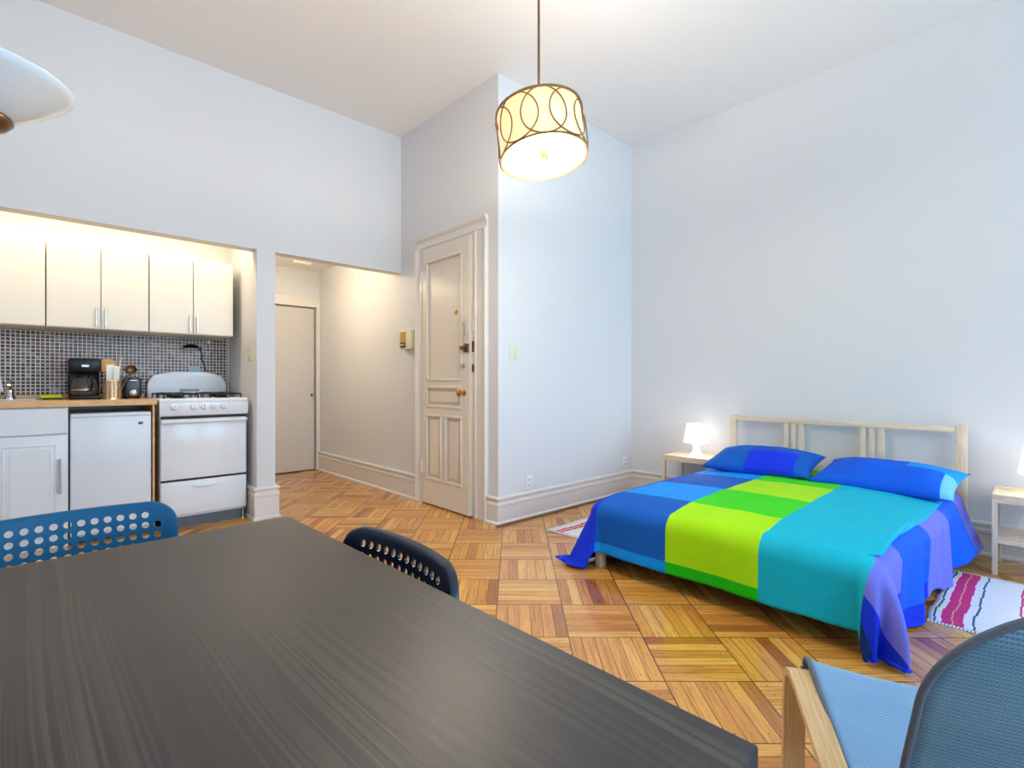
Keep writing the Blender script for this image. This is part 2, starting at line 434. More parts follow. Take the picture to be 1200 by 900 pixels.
for i, (a, c) in enumerate(WIN):
    r = sroot('window_%d' % (i + 1), ((a + c) / 2, YR, W0))
    f = MB(); t_ = 0.05; zm = (W0 + W1) / 2
    f.box(a, a + t_, YR - 0.09, YR - 0.04, W0, W1); f.box(c - t_, c, YR - 0.09, YR - 0.04, W0, W1)
    f.box(a, c, YR - 0.09, YR - 0.04, W0, W0 + t_); f.box(a, c, YR - 0.09, YR - 0.04, W1 - t_, W1); f.box(a, c, YR - 0.09, YR - 0.04, zm - 0.025, zm + 0.025)
    struct('window_frame', f, M['trim'], r)
    f = MB(); f.box(a + t_, c - t_, YR - 0.068, YR - 0.064, W0 + t_, zm - 0.025); struct('pane', f, tp.m, r)
    f = MB(); f.box(a + t_, c - t_, YR - 0.068, YR - 0.064, zm + 0.025, W1 - t_); struct('pane', f, tp.m, r)
    f = MB(); f.box(a - 0.05, c + 0.05, YR - 0.02, YR + 0.04, W0 - 0.03, W0); struct('window_sill', f, M['trim'], r)
# kitchen alcove shell
b = MB(); b.box(XK0 - 0.1, XK1, YK, YK + 0.1, 0, 2.45); struct('wall_alcove', b, M['paint'])
b = MB(); b.box(XK0 - 0.1, XK0, YA + 0.114, YK, 0, 2.45); struct('wall_alcove_left', b, M['paint'])
b = MB(); b.box(XK1, XH, YA + 0.114, YH, ZL, 2.45); struct('wall_alcove_right', b, M['paint'])
b = MB(); b.box(XK0, XK1, YA + 0.114, YK, 2.40, 2.45); struct('ceiling_alcove', b, M['paint'])
b = MB(); b.box(XH, XB, YA + 0.114, YH, 2.38, 2.45); struct('ceiling_hall', b, M['ceiling'])
b = MB(); b.box(XH, 1.52, YH, YH + WT, 0, 2.45); b.box(2.44, XB + WT, YH, YH + WT, 0, 2.45); b.box(1.52, 2.44, YH, YH + WT, 1.94, 2.45); b.box(1.52, 2.44, YH + 0.08, YH + WT, 0, 1.94)
struct('wall_hall', b, M['paint'])
# closet door in the hall
r = sroot('door_2', (1.98, YH + 0.03, 0), 'plain flat closet door at the end of the hall')
b = MB(); b.box(1.535, 2.422, YH + 0.012, YH + 0.05, 0.012, 1.925, 0.003); struct('door_leaf', b, M['slab'], r)
b = MB(); b.lathe([(0, 0), (0.014, 0.002), (0.016, 0.01), (0.008, 0.018), (0.006, 0.03)], M4=Matrix.Translation((2.385, YH - 0.018, 0.9)) @ Matrix.Rotation(-PI / 2, 4, 'X'), n=16); struct('door_knob', b, M['bronze'], r, 60)
b = MB()
b.box(1.42, 1.52, YH - 0.022, YH, 0, 2.04, 0.003); b.box(2.44, XB - 0.001, YH - 0.022, YH, 0, 1.94, 0.003)
b.box(1.52, XB - 0.001, YH - 0.024, YH, 1.94, 2.04, 0.004); struct('trim_1', b, M['trim'])
# smoke detector like box and an added, unseen lamp to light the hall
b = MB(); b.box(2.03, 2.23, 5.62, 5.80, 2.355, 2.38, 0.008); tag(b.build('ceiling_vent', M['trim'], None), 'flat square vent cover on the hall ceiling', 'vent')
r = thing('hall_fill_light', 'added small round ceiling light, unseen behind the hall opening header', 'lamp', (1.75, 4.75, 2.38))
b = MB(); b.lathe([(0, 0), (0.12, 0), (0.12, -0.02), (0.10, -0.025), (0, -0.025)]); b.build('base', M['white'], r, 40)
M['hallfill'] = emit('hall_fill_glow', rgb(255, 214, 150), 3.0)
b = MB(); b.lathe([(0.105, -0.025), (0.10, -0.05), (0.06, -0.075), (0, -0.085)]); b.build('glass_shade', M['hallfill'], r, 60)

# baseboards: profile (offset from wall, z)
def bprof(h): return [(0, 0), (0.034, 0), (0.034, 0.012), (0.024, 0.022), (0.022, 0.024), (0.022, h - 0.075), (0.026, h - 0.068), (0.026, h - 0.050), (0.018, h - 0.040), (0.018, h - 0.026), (0.030, h - 0.018), (0.030, h - 0.006), (0.020, h), (0, h)]
def baseboard(name, path, h=0.203, closed=False, label=None):
    # path: list of (x, y) with the room on the right-hand side of travel; mitred
    pr = bprof(h); P = [Vector((x, y)) for x, y in path]; n = len(P); bm = MB(); rings = []
    for i in range(n):
        dirs = []
        if i > 0: dirs.append((P[i] - P[i - 1]).normalized())
        if i < n - 1: dirs.append((P[i + 1] - P[i]).normalized())
        ns = [Vector((d.y, -d.x)) for d in dirs]
        nn = ns[0] if len(ns) == 1 else (ns[0] + ns[1]) / (1 + ns[0].dot(ns[1]))
        rings.append([bm.bm.verts.new((P[i].x + nn.x * o, P[i].y + nn.y * o, z)) for o, z in pr])
    k = len(pr)
    for a, c in zip(rings[:-1], rings[1:]):
        for j in range(k): bm.bm.faces.new([a[j], a[(j + 1) % k], c[(j + 1) % k], c[j]])
    bm.bm.faces.new(rings[0]); bm.bm.faces.new(rings[-1][::-1])
    return struct(name, bm, M['trim'], label=label)
baseboard('baseboard_centre', [(XB, 2.90), (XB, YC), (XD, YC), (XD, YR)])
baseboard('baseboard_hall', [(XH, YH - 0.03), (XH, YA), (XK1, YA), (XK1, YA + 0.13)][::1], 0.245) if False else None
baseboard('baseboard_pillar', [(XK1, YA + 0.30), (XK1, YA), (XH, YA), (XH, YH - 0.03)], 0.245)
baseboard('baseboard_entrance', [(XB, YH - 0.03), (XB, 3.862)], 0.225)
b = MB(); b.box(XB - 0.055, XD - 0.03, YC - 0.062, YC - 0.034, 0, 0.013, 0.004); struct('trim_2', b, M['quarter'], label='brown wooden shoe strip along the foot of the wall')

# entrance door, casing and hardware
DY0, DY1, DH = 3.05, 3.765, 2.215
r = sroot('trim_3', (XB, 3.4, 0), 'white moulded casing around the entrance door')
def casing_side(y_in, y_out):
    s = 1 if y_out > y_in else -1; w = abs(y_out - y_in)
    pts = [(0, 0.0), (-0.018, 0.0), (-0.022, 0.006), (-0.022, 0.018), (-0.014, 0.024), (-0.014, w - 0.04), (-0.022, w - 0.034), (-0.034, w - 0.02), (-0.038, w - 0.008), (-0.038, w), (0, w)]
    return [(XB + a, y_in + s * c) for a, c in pts]
b = MB(); b.prism(casing_side(DY1 + 0.003, 3.862), 2, 0, DH); struct('casing_side', b, M['trim'], r)
b = MB(); b.prism(casing_side(DY0 - 0.003, 2.90), 2, 0, DH); struct('casing_side', b, M['trim'], r)
b = MB(); w = 0.10
pts = [(XB + a, DH + c) for a, c in [(0, 0.0), (-0.018, 0.0), (-0.022, 0.006), (-0.022, 0.018), (-0.014, 0.024), (-0.014, w - 0.04), (-0.022, w - 0.034), (-0.034, w - 0.02), (-0.038, w - 0.008), (-0.038, w), (0, w)]]
b.prism(pts, 1, 2.90, 3.862); struct('casing_head', b, M['trim'], r)
b = MB(); b.box(XB - 0.012, XB + 0.069, DY0, DY0 + 0.022, 0, DH); struct('jamb', b, M['door'], r)
b = MB(); b.box(XB - 0.012, XB + 0.069, DY1 - 0.022, DY1, 0, DH); struct('jamb', b, M['door'], r)
b = MB(); b.box(XB - 0.012, XB + 0.069, DY0 + 0.022, DY1 - 0.022, DH - 0.02, DH); struct('jamb', b, M['door'], r)
b = MB(); b.box(XB - 0.03, XB + 0.06, DY0 + 0.022, DY1 - 0.022, 0, 0.012, 0.004); struct('threshold', b, M['quarter'], r)
for z0, hh in ((1.45, 0.09), (1.285, 0.085), (1.13, 0.06)):
    b = MB(); b.box(XB - 0.022, XB - 0.012, DY0 + 0.001, DY0 + 0.02, z0, z0 + hh, 0.003); struct('strike_plate', b, M['rust'] if z0 < 1.4 else M['trim'], r)

door = sroot('door_1', (XB + 0.012, DY1 - 0.024, 0.014), 'panelled entrance door with locks and a brass knob, slightly ajar')
door.rotation_euler = (0, 0, math.radians(-0.9))
# local frame: leaf spans y from 0 (hinge) to -LW; room side face is at x = -0.045 .. 0
LW, LH = DY1 - DY0 - 0.050, DH - 0.038
b = MB()
# stiles and rails as a slab with sunk panels built from boxes
S0, S1 = 0.055, 0.095     # hinge stile, lock stile widths
zs = dict(bot=0.205, t1=0.765, m0=0.82, m1=1.005, u0=1.045, u1=2.075)
T0 = -0.044
b.box(T0, 0, -S0, 0, 0, LH); b.box(T0, 0, -LW, -LW + S1, 0, LH)
for a, c in ((0, zs['bot']), (zs['t1'], zs['m0']), (zs['m1'], zs['u0']), (zs['u1'], LH)): b.box(T0, 0, -LW + S1, -S0, a, c)
ym = (-LW + S1 - S0) / 2; b.box(T0, 0, ym - 0.024, ym + 0.024, zs['bot'], zs['t1'])
b.box(T0 + 0.016, -0.008, -LW + S1, -S0, zs['bot'], zs['u1'])
struct('door_leaf', b, M['door'], door, world=False)
def panel(y0, y1, z0, z1, raised=True):
    m = MB(); mw = 0.022
    for (a, c, e, g) in ((y0, y1, z0, z0 + mw), (y0, y1, z1 - mw, z1), (y0, y0 + mw, z0 + mw, z1 - mw), (y1 - mw, y1, z0 + mw, z1 - mw)):
        m.box(T0 - 0.008, T0 + 0.016, a, c, e, g, 0.006)
    if raised:
        m.box(T0 + 0.004, T0 + 0.016, y0 + 0.045, y1 - 0.045, z0 + 0.045, z1 - 0.045, 0.008, 1)
    struct('door_panel', m, M['door'], door, world=False, smooth=30)
panel(-LW + S1, -S0, zs['u0'], zs['u1'], False)
panel(-LW + S1, -S0, zs['m0'], zs['m1'])
panel(ym + 0.024, -S0, zs['bot'], zs['t1']); panel(-LW + S1, ym - 0.024, zs['bot'], zs['t1'])
for z in (1.94, 0.30):
    b = MB(); b.cyl((T0 - 0.006, 0.008, z - 0.05), (T0 - 0.006, 0.008, z + 0.06), 0.011); b.box(T0 - 0.003, T0, -0.03, 0.004, z - 0.045, z + 0.055); struct('hinge', b, M['trim'], door, 40, world=False)
RX = lambda x, y, z: Matrix.Translation((x, y, z)) @ Matrix.Rotation(-PI / 2, 4, 'Y')
kn = MB(); kn.lathe([(0, 0), (0.024, 0), (0.026, 0.004), (0.010, 0.008), (0.009, 0.030), (0.020, 0.036), (0.029, 0.048), (0.028, 0.060), (0.016, 0.068), (0, 0.070)], n=24, M4=RX(T0, -LW + 0.062, 0.955)); struct('door_knob', kn, M['brass'], door, 50, label='polished brass knob', world=False)
b = MB(); b.box(T0 - 0.004, T0, -LW + 0.035, -LW + 0.085, 0.845, 1.00, 0.002); struct('knob_plate', b, M['door'], door, world=False)
b = MB(); b.lathe([(0, 0), (0.034, 0), (0.036, 0.006), (0.030, 0.012), (0.016, 0.016), (0.014, 0.034), (0, 0.036)], n=14, M4=RX(T0, -LW + 0.045, 1.305)); b.box(T0 - 0.046, T0 - 0.03, -LW + 0.02, -LW + 0.07, 1.29, 1.318, 0.005); b.box(T0 - 0.02, T0, -LW + 0.004, -LW + 0.04, 1.27, 1.335, 0.004); struct('rim_lock', b, M['rust'], door, 40, label='worn brown rim lock', world=False)
b = MB(); b.lathe([(0, 0), (0.016, 0), (0.015, 0.012), (0, 0.014)], n=16, M4=RX(T0, -LW + 0.07, 1.165)); b.box(T0 - 0.028, T0 - 0.014, -LW + 0.058, -LW + 0.08, 1.161, 1.169, 0.002); struct('deadbolt', b, M['steel'], door, 40, world=False)
b = MB(); b.lathe([(0, 0), (0.020, 0), (0.018, 0.006), (0.010, 0.008), (0.008, 0.012), (0, 0.012)], n=18, M4=RX(T0 + 0.016, -0.47, 1.60)); struct('peephole', b, M['brass'], door, 40, world=False)
b = MB(); b.box(T0 - 0.006, T0, -LW + 0.05, -LW + 0.068, 1.40, 1.53, 0.002)
for k in range(9): b.tube([(T0 - 0.014 + 0.004 * (k % 2), -LW + 0.06 + 0.006 * math.cos(q), 1.50 - 0.018 * k + 0.011 * math.sin(q)) for q in [2 * PI * i / 8 for i in range(8)]], 0.0022, 5, True)
struct('door_chain', b, M['steel'], door, 60, world=False)

# wall fittings
r = thing('intercom', 'ivory intercom box with a gold face on the entrance wall beside the door', 'intercom', (XB + 0.001, 4.0, 1.35))
b = MB(); b.box(-0.055, 0, -0.085, 0.085, 0, 0.17, 0.008); b.build('housing', M['ivory'], r, 30)
b = MB(); b.box(-0.059, -0.054, -0.02, 0.078, 0.012, 0.158, 0.002); b.build('face_plate', M['gold'], r)
b = MB(); b.box(-0.064, -0.058, -0.012, 0.07, 0.018, 0.062, 0.002); b.build('button_panel', M['brown'], r)
for i in range(3):
    b = MB(); b.box(-0.069, -0.063, 0.002 + i * 0.022, 0.014 + i * 0.022, 0.032, 0.046, 0.002); b.build('button', M['ivory'], r)
def switch(name, label, loc, rz, mat, w=0.075, h=0.115):
    r = thing(name, label, 'light switch', loc, rz)   # plate faces local -y
    b = MB(); b.box(-w / 2, w / 2, -0.006, 0, 0, h, 0.003); b.build('cover_plate', mat, r, 30)
    b = MB(); b.box(-0.006, 0.006, -0.016, -0.006, h / 2 - 0.012, h / 2 + 0.010, 0.002); b.build('toggle', mat, r)
    for z in (0.022, h - 0.022):
        b = MB(); b.cyl((0, -0.008, z), (0, -0.005, z), 0.004, 8); b.build('screw', M['steel'], r)
switch('light_switch', 'pale toggle switch plate on the bluish-white wall right of the entrance door', (2.635, YC, 1.215), 0, M['plate'])
switch('light_switch', 'cream toggle switch plate on the kitchen alcove side wall above the stove', (XK1, 4.325, 1.22), -PI / 2, M['ivory'], 0.07, 0.12)
def outlet(label, x, z):
    r = thing('wall_outlet', label, 'outlet', (x, YC, z))
    b = MB(); b.box(-0.036, 0.036, -0.006, 0, -0.055, 0.055, 0.003); b.build('cover_plate', M['white'], r, 30)
    for s in (-1, 1):
        b = MB(); b.lathe([(0, 0), (0.016, 0), (0.015, 0.003), (0, 0.003)], n=16, M4=Matrix.Translation((0, -0.006, 0.02 * s)) @ Matrix.Rotation(PI / 2, 4, 'X')); so = b.build('socket', M['white'], r)
        b = MB(); b.box(-0.008, -0.005, -0.0105, -0.0085, 0.02 * s - 0.006, 0.02 * s + 0.006); b.box(0.005, 0.008, -0.0105, -0.0085, 0.02 * s - 0.006, 0.02 * s + 0.006); b.build('slot', M['dark'], so)
outlet('white outlet low on the wall just right of the entrance door corner', 2.80, 0.27)
outlet('white outlet low on the wall in the corner nearest the bedside table', 4.10, 0.29)

# ================================================================== KITCHEN
YF = 4.27   # appliance fronts
b = MB(); b.box(XK0, 1.215, YK - 0.006, YK, 0.935, 1.44); tag(b.build('backsplash', M['tile']), 'dark mosaic tile backsplash behind the counter and stove', 'backsplash')
b = MB(); b.box(XK0, 0.62, YK - 0.022, YK - 0.006, 0.93, 0.962, 0.003); tag(b.build('backsplash_ledge', M['counter']), 'thin wooden strip at the foot of the mosaic tiles', 'trim')
# upper cabinets: three units
def upper(x0, x1, label, split=None, hside=None):
    r = thing('upper_cabinet', label, 'cabinet', ((x0 + x1) / 2, 4.76, 1.42), 0, 'cream upper cabinets')
    y0 = 4.56
    b = MB(); b.box(x0 + 0.001, x1 - 0.001, y0, YK - 0.008, 1.42, 2.0, 0.001); b.build('body', M['cab'], r, world=True)
    xs_ = [x0] + ([split] if split else []) + [x1]
    for i in range(len(xs_) - 1):
        a, c = xs_[i] + 0.003, xs_[i + 1] - 0.003
        b = MB(); b.box(a, c, y0 - 0.02, y0 - 0.001, 1.424, 1.998, 0.002); d = b.build('door', M['cab'], r, world=True)
        hx = c - 0.022 if i == 0 else a + 0.022
        h = MB(); h.box(hx - 0.006, hx + 0.006, y0 - 0.052, y0 - 0.042, 1.435, 1.565, 0.002)
        h.box(hx - 0.005, hx + 0.005, y0 - 0.042, y0 - 0.02, 1.45, 1.46); h.box(hx - 0.005, hx + 0.005, y0 - 0.042, y0 - 0.02, 1.54, 1.55)
        h.build('handle', M['steel'], d, world=True)
upper(0.605, 1.165, 'two-door cream wall cabinet directly above the stove', 0.885)
upper(0.046, 0.603, 'two-door cream wall cabinet in the middle, above the coffee maker', 0.328)
upper(-0.52, 0.044, 'two-door cream wall cabinet at the left, above the sink', -0.238)
b = MB(); b.box(XK0, -0.522, 4.56, YK - 0.008, 1.42, 2.0); b.build('upper_cabinet', M['cab']); o = bpy.data.objects[-1] if False else None
for o in list(bpy.data.objects):
    if o.parent is None and o.name.startswith('upper_cabinet') and 'label' not in o: tag(o, 'plain cream wall cabinet at the far left end of the alcove', 'cabinet', 'cream upper cabinets')
# fluorescent fixture hidden behind the lintel
M['kglow'] = emit('kitchen_tube_glow', rgb(255, 222, 170), 6.0)
r = thing('kitchen_light', 'long warm tube light on the alcove ceiling above the cabinets', 'lamp', (0.15, 4.55, 2.40))
b = MB(); b.box(-0.92, 0.92, -0.05, 0.05, -0.03, 0.0, 0.004); b.build('housing', M['white'], r)
b = MB(); b.cyl((-0.90, 0, -0.05), (0.90, 0, -0.05), 0.018); b.build('tube', M['kglow'], r, 40)
# counter
b = MB(); b.box(XK0, 0.612, YF - 0.012, YK - 0.024, 0.893, 0.93, 0.004); tag(b.build('countertop', M['counter']), 'long beech-coloured wooden worktop over sink cabinet and fridge', 'countertop')
b = MB(); b.box(0.590, 0.602, YF + 0.012, YK - 0.03, 0, 0.892); tag(b.build('counter_end_panel', M['counter']), 'narrow wooden side panel between mini fridge and stove', 'panel')
# base cabinet
r = thing('base_cabinet', 'white sink cabinet with a panelled door under the worktop', 'cabinet', (-0.2, 4.6, 0))
b = MB(); b.box(-0.55, 0.148, YF + 0.022, YK - 0.03, 0.10, 0.892); b.box(-0.55, 0.148, YF + 0.06, YK - 0.1, 0, 0.10); b.build('body', M['cabwhite'], r, world=True)
b = MB(); b.box(-0.546, 0.144, YF, YF + 0.02, 0.726, 0.886, 0.003); b.build('drawer', M['cabwhite'], r, world=True)
def panel_door(x0, x1, z0, z1):
    m = MB(); m.box(x0, x1, YF, YF + 0.02, z0, z1, 0.003)
    for (a, c, e, g) in ((x0 + 0.05, x1 - 0.05, z0 + 0.055, z0 + 0.067), (x0 + 0.05, x1 - 0.05, z1 - 0.067, z1 - 0.055), (x0 + 0.05, x0 + 0.062, z0 + 0.067, z1 - 0.067), (x1 - 0.062, x1 - 0.05, z0 + 0.067, z1 - 0.067)):
        m.box(a, c, YF - 0.005, YF, e, g, 0.002)
    m.box(x0 + 0.08, x1 - 0.08, YF - 0.004, YF, z0 + 0.085, z1 - 0.085, 0.0035, 1)
    return m
d = panel_door(-0.2, 0.144, 0.108, 0.718).build('door', M['cabwhite'], r, 30, world=True)
h = MB(); h.box(0.101, 0.113, YF - 0.034, YF - 0.024, 0.35, 0.572, 0.003); h.box(0.102, 0.112, YF - 0.026, YF, 0.375, 0.385); h.box(0.102, 0.112, YF - 0.026, YF, 0.537, 0.547); h.build('handle', M['steel'], d, world=True)
d = panel_door(-0.546, -0.206, 0.108, 0.718).build('door', M['cabwhite'], r, 30, world=True)
# mini fridge
r = thing('mini_fridge', 'small white refrigerator under the worktop beside the stove', 'fridge', (0.37, 4.6, 0))
b = MB(); b.box(0.158, 0.580, YF + 0.055, YK - 0.06, 0.02, 0.848, 0.006); b.box(0.18, 0.56, YF + 0.08, YK - 0.1, 0, 0.02); b.build('body', M['enamel2'], r, world=True)
b = MB(); b.box(0.156, 0.582, YF + 0.005, YF + 0.053, 0.06, 0.848, 0.010, 3); d = b.build('door', M['enamel2'], r, 40, world=True)
b = MB(); b.box(0.16, 0.578, YF - 0.006, YF + 0.02, 0.822, 0.846, 0.006); b.build('door_grip', M['enamel2'], d, 40, world=True)
b = MB(); b.box(0.508, 0.534, YF + 0.001, YF + 0.006, 0.762, 0.780, 0.001); b.build('badge', M['label_blue'], d, world=True)
b = MB(); b.box(0.16, 0.58, YF + 0.07, YF + 0.09, 0.0, 0.055); b.build('kick_plate', M['dark'], r, world=True)
# stove
SX0, SX1 = 0.626, 1.196
r = thing('gas_stove', 'white four-burner gas range with knobs and oven', 'stove', (0.91, 4.6, 0))
b = MB(); b.box(SX0 + 0.006, SX1 - 0.006, YF + 0.03, YK - 0.02, 0.075, 0.905, 0.004); b.build('body', M['enamel'], r, world=True)
b = MB(); b.box(SX0, SX1, YF - 0.005, YK - 0.02, 0.905, 0.932, 0.008, 3); b.build('cooktop', M['enamel'], r, 40, world=True)
b = MB(); pts = [(YF + 0.03, 0.808), (YF - 0.006, 0.810), (YF - 0.018, 0.834), (YF - 0.012, 0.905), (YF + 0.03, 0.905)]
b.prism(pts, 0, SX0, SX1, 0.004); b.build('control_panel', M['enamel'], r, 30, world=True)
for i, x in enumerate((0.712, 0.832, 0.897, 0.962, 1.027)):
    kn = MB(); kn.lathe([(0, 0), (0.024, 0), (0.024, 0.006), (0.019, 0.010), (0.017, 0.026), (0, 0.028)], n=20, M4=Matrix.Translation((x, YF - 0.015, 0.872)) @ Matrix.Rotation(PI / 2 - 0.05, 4, 'X'))
    kn.box(x - 0.004, x + 0.004, YF - 0.052, YF - 0.02, 0.857, 0.889, 0.002)
    kn.build('knob', M['enamel'], r, 40, world=True)
b = MB(); b.box(SX0 + 0.008, SX1 - 0.008, YF + 0.002, YF + 0.03, 0.352, 0.786, 0.008, 3); d = b.build('oven_door', M['enamel'], r, 40, world=True)
b = MB(); b.tube([(SX0 + 0.012, YF - 0.012, 0.768), (SX0 + 0.05, YF - 0.026, 0.768), ((SX0 + SX1) / 2, YF - 0.03, 0.768), (SX1 - 0.05, YF - 0.026, 0.768), (SX1 - 0.012, YF - 0.012, 0.768)], 0.013, 12, ry=0.013)
b.box(SX0 + 0.012, SX0 + 0.03, YF - 0.018, YF + 0.004, 0.757, 0.779); b.box(SX1 - 0.03, SX1 - 0.012, YF - 0.018, YF + 0.004, 0.757, 0.779); b.build('handle', M['enamel'], d, 60, world=True)
b = MB(); b.box(SX0 + 0.008, SX1 - 0.008, YF + 0.002, YF + 0.03, 0.092, 0.338, 0.008, 3); d = b.build('drawer', M['enamel'], r, 40, world=True)
b = MB(); b.tube([(0.83, YF + 0.002, 0.300), (0.85, YF - 0.006, 0.291), (0.905, YF - 0.009, 0.287), (0.96, YF - 0.006, 0.291), (0.98, YF + 0.002, 0.300)], 0.005, 8); b.build('drawer_pull', M['enamel'], d, 60, world=True)
b = MB(); b.box(SX0 + 0.012, SX1 - 0.012, YF + 0.010, YF + 0.031, 0.787, 0.805); b.build('gap_shade', M['dark'], r, world=True)  # shade of the gap above the oven door, put in as a dark strip
b = MB(); b.box(SX0 + 0.012, SX1 - 0.012, YF + 0.010, YF + 0.031, 0.337, 0.353); b.build('gap_shade', M['dark'], r, world=True)  # dark strip standing in for shade between oven door and drawer
b = MB(); b.box(SX0 + 0.02, SX1 - 0.02, YF + 0.035, YF + 0.05, 0.0, 0.075); b.build('kick_plate', plain('stove_kick_grey', rgb(92, 100, 106), 0.6), r, world=True)
for x in (SX0 + 0.03, SX1 - 0.03):
    for y in (YF + 0.02, YK - 0.08):
        b = MB(); b.lathe([(0, 0), (0.016, 0), (0.014, 0.012), (0.007, 0.014), (0.007, 0.09), (0, 0.09)], x, y, 12); b.build('leg', M['steel'], r, 40, world=True)
# back guard with arched top
b = MB(); pts = []
for i in range(21):
    u = -1 + i / 10; x = (SX0 + SX1) / 2 + u * 0.268
    pts.append((x, 1.135 - 0.042 * abs(u) ** 2.6 - (0.03 if abs(u) > 0.97 else 0)))
pts = [(SX0 + 0.006, 0.93)] + [(SX0 + 0.010, 1.03)] + pts + [(SX1 - 0.010, 1.03), (SX1 - 0.006, 0.93)]
b.prism(pts, 1, YK - 0.075, YK - 0.022, 0.008); g = b.build('back_guard', M['enamel'], r, 40, world=True)
for i in range(12):
    b = MB(); x = 0.852 + i * 0.0115; b.box(x, x + 0.006, YK - 0.078, YK - 0.0745, 0.975, 0.995); b.build('vent_slot', M['dark'], g, world=True)
b = MB(); b.box(0.895, 0.93, YK - 0.0775, YK - 0.0745, 1.058, 1.064, 0.001); b.build('badge', M['steel'], g, world=True)
def grate(cx, cy):
    m = MB(); rr = 0.005; z = 0.962
    w, d_ = 0.105, 0.105
    m.tube([(cx - w, cy - d_, z), (cx + w, cy - d_, z), (cx + w, cy + d_, z), (cx - w, cy + d_, z)], rr, 6, True)
    for sx, sy in ((1, 1), (1, -1), (-1, 1), (-1, -1)): m.cyl((cx + sx * w, cy + sy * d_, 0.931), (cx + sx * w, cy + sy * d_, z), rr, 6)
    for a in range(4):
        c, s_ = math.cos(a * PI / 2), math.sin(a * PI / 2)
        m.tube([(cx + c * w, cy + s_ * d_, z), (cx + c * 0.07, cy + s_ * 0.07, z + 0.006), (cx + c * 0.025, cy + s_ * 0.025, z + 0.004)], rr, 6)
    gr = m.build('grate', M['iron'], r, 60, world=True)
    m = MB(); m.lathe([(0, 0.931), (0.05, 0.931), (0.052, 0.936), (0.03, 0.938), (0.03, 0.948), (0.034, 0.953), (0, 0.956)], cx, cy, 20); m.build('burner', M['iron'], r, 40, world=True)
for cx in (0.765, 1.055):
    for cy in (4.42, 4.70): grate(cx, cy)

# things on the counter
CZ = 0.93
r = thing('coffee_maker', 'black drip coffee maker with glass carafe on the worktop', 'coffee maker', (0.245, 4.66, CZ))
b = MB(); b.box(-0.085, 0.085, -0.12, 0.11, 0, 0.028, 0.01); b.build('base', M['black'], r, 40)
b = MB(); b.box(-0.085, 0.085, 0.02, 0.11, 0.02, 0.20, 0.01); b.build('water_tank', M['black'], r, 40)
b = MB(); b.box(-0.088, 0.088, -0.115, 0.112, 0.19, 0.285, 0.014); hd = b.build('brew_head', M['black'], r, 40)
b = MB(); b.box(-0.02, 0.02, -0.119, -0.114, 0.225, 0.24, 0.001); b.build('badge', M['steel'], hd)
b = MB(); b.lathe([(0.0, 0.03), (0.062, 0.03), (0.07, 0.045), (0.072, 0.09), (0.06, 0.13), (0.046, 0.155), (0.050, 0.165)], 0, -0.045, 28); ca = b.build('carafe', M['glass'], r, 60); solid(ca, 0.002)
b = MB(); b.lathe([(0.0, 0.172), (0.048, 0.172), (0.052, 0.165), (0.052, 0.150), (0.049, 0.150)], 0, -0.045, 28); b.build('carafe_lid', M['black'], ca, 40)
b = MB(); b.lathe([(0.0725, 0.062), (0.0735, 0.064), (0.0735, 0.072), (0.0725, 0.074)], 0, -0.045, 28); b.build('band', M['steel'], ca, 40)
b = MB(); b.tube([(0.015, -0.085, 0.158), (0.03, -0.14, 0.16), (0.034, -0.155, 0.12), (0.03, -0.14, 0.07), (0.02, -0.115, 0.06)], 0.008, 8); b.build('carafe_handle', M['black'], ca, 60)

# utensil holders (perforated steel cylinders), three side by side as a caddy
holder = thing('utensil_holder', 'perforated steel utensil cup full of spoons beside the coffee maker', 'utensil holder', (0.392, 4.56, CZ))
def holder_mesh(R_, H_):
    m = MB(); n = 24; rows = 9
    # rings with square holes
    ring = lambda z: [m.bm.verts.new((R_ * math.cos(2 * PI * k / n), R_ * math.sin(2 * PI * k / n), z)) for k in range(n)]
    zs_ = [0, 0.012]
    for i in range(rows): zs_ += [0.012 + (i + 0.6) * (H_ - 0.02) / rows, 0.012 + (i + 1) * (H_ - 0.02) / rows]
    zs_.append(H_)
    rg = [ring(z) for z in zs_]
    for i in range(len(rg) - 1):
        for k in range(n):
            if 0 < i < len(rg) - 2 and i % 2 == 1 and k % 2 == 0: continue
            m.bm.faces.new([rg[i][k], rg[i][(k + 1) % n], rg[i + 1][(k + 1) % n], rg[i + 1][k]])
    m.bm.faces.new(rg[0])
    return m
solid(holder_mesh(0.054, 0.135).build('cup', plain('warm_reflection_steel', rgb(222, 196, 160), 0.3, 0.85, var=0.05, nscale=40), holder, 60), 0.002)  # warm reflection of the room put into the steel colour
def leaning(name, label, cat, hx, hy, dx, dy, L, head, mat, matl=None):
    r = thing(name, label, cat, (hx, hy, CZ + 0.004)); d = Vector((dx, dy, 1)).normalized()
    m = MB(); m.tube([d * 0.0, d * (L * 0.5), d * L], 0.0055, 8); m.build('handle', matl or mat, r, 60)
    head(r, d, L, mat); return r
def orient(d, at): return Matrix.Translation(at) @ d.to_track_quat('Z', 'Y').to_matrix().to_4x4()
def head_round(r, d, L, mat):
    m = MB(); m.lathe([(0, -0.006), (0.048, -0.005), (0.052, 0), (0.048, 0.005), (0, 0.004)], 0, 0, 24, M4=Matrix.Translation(d * (L + 0.035)) @ Vector((-0.1, -1, 0.1)).to_track_quat('Z', 'Y').to_matrix().to_4x4()); m.build('head', mat, r, 50)
def head_flat(r, d, L, mat):
    m = MB(); m.box(-0.022, 0.022, -0.003, 0.003, -0.01, 0.10, 0.002); m.build('head', mat, r, 30, xf=orient(d, d * L))
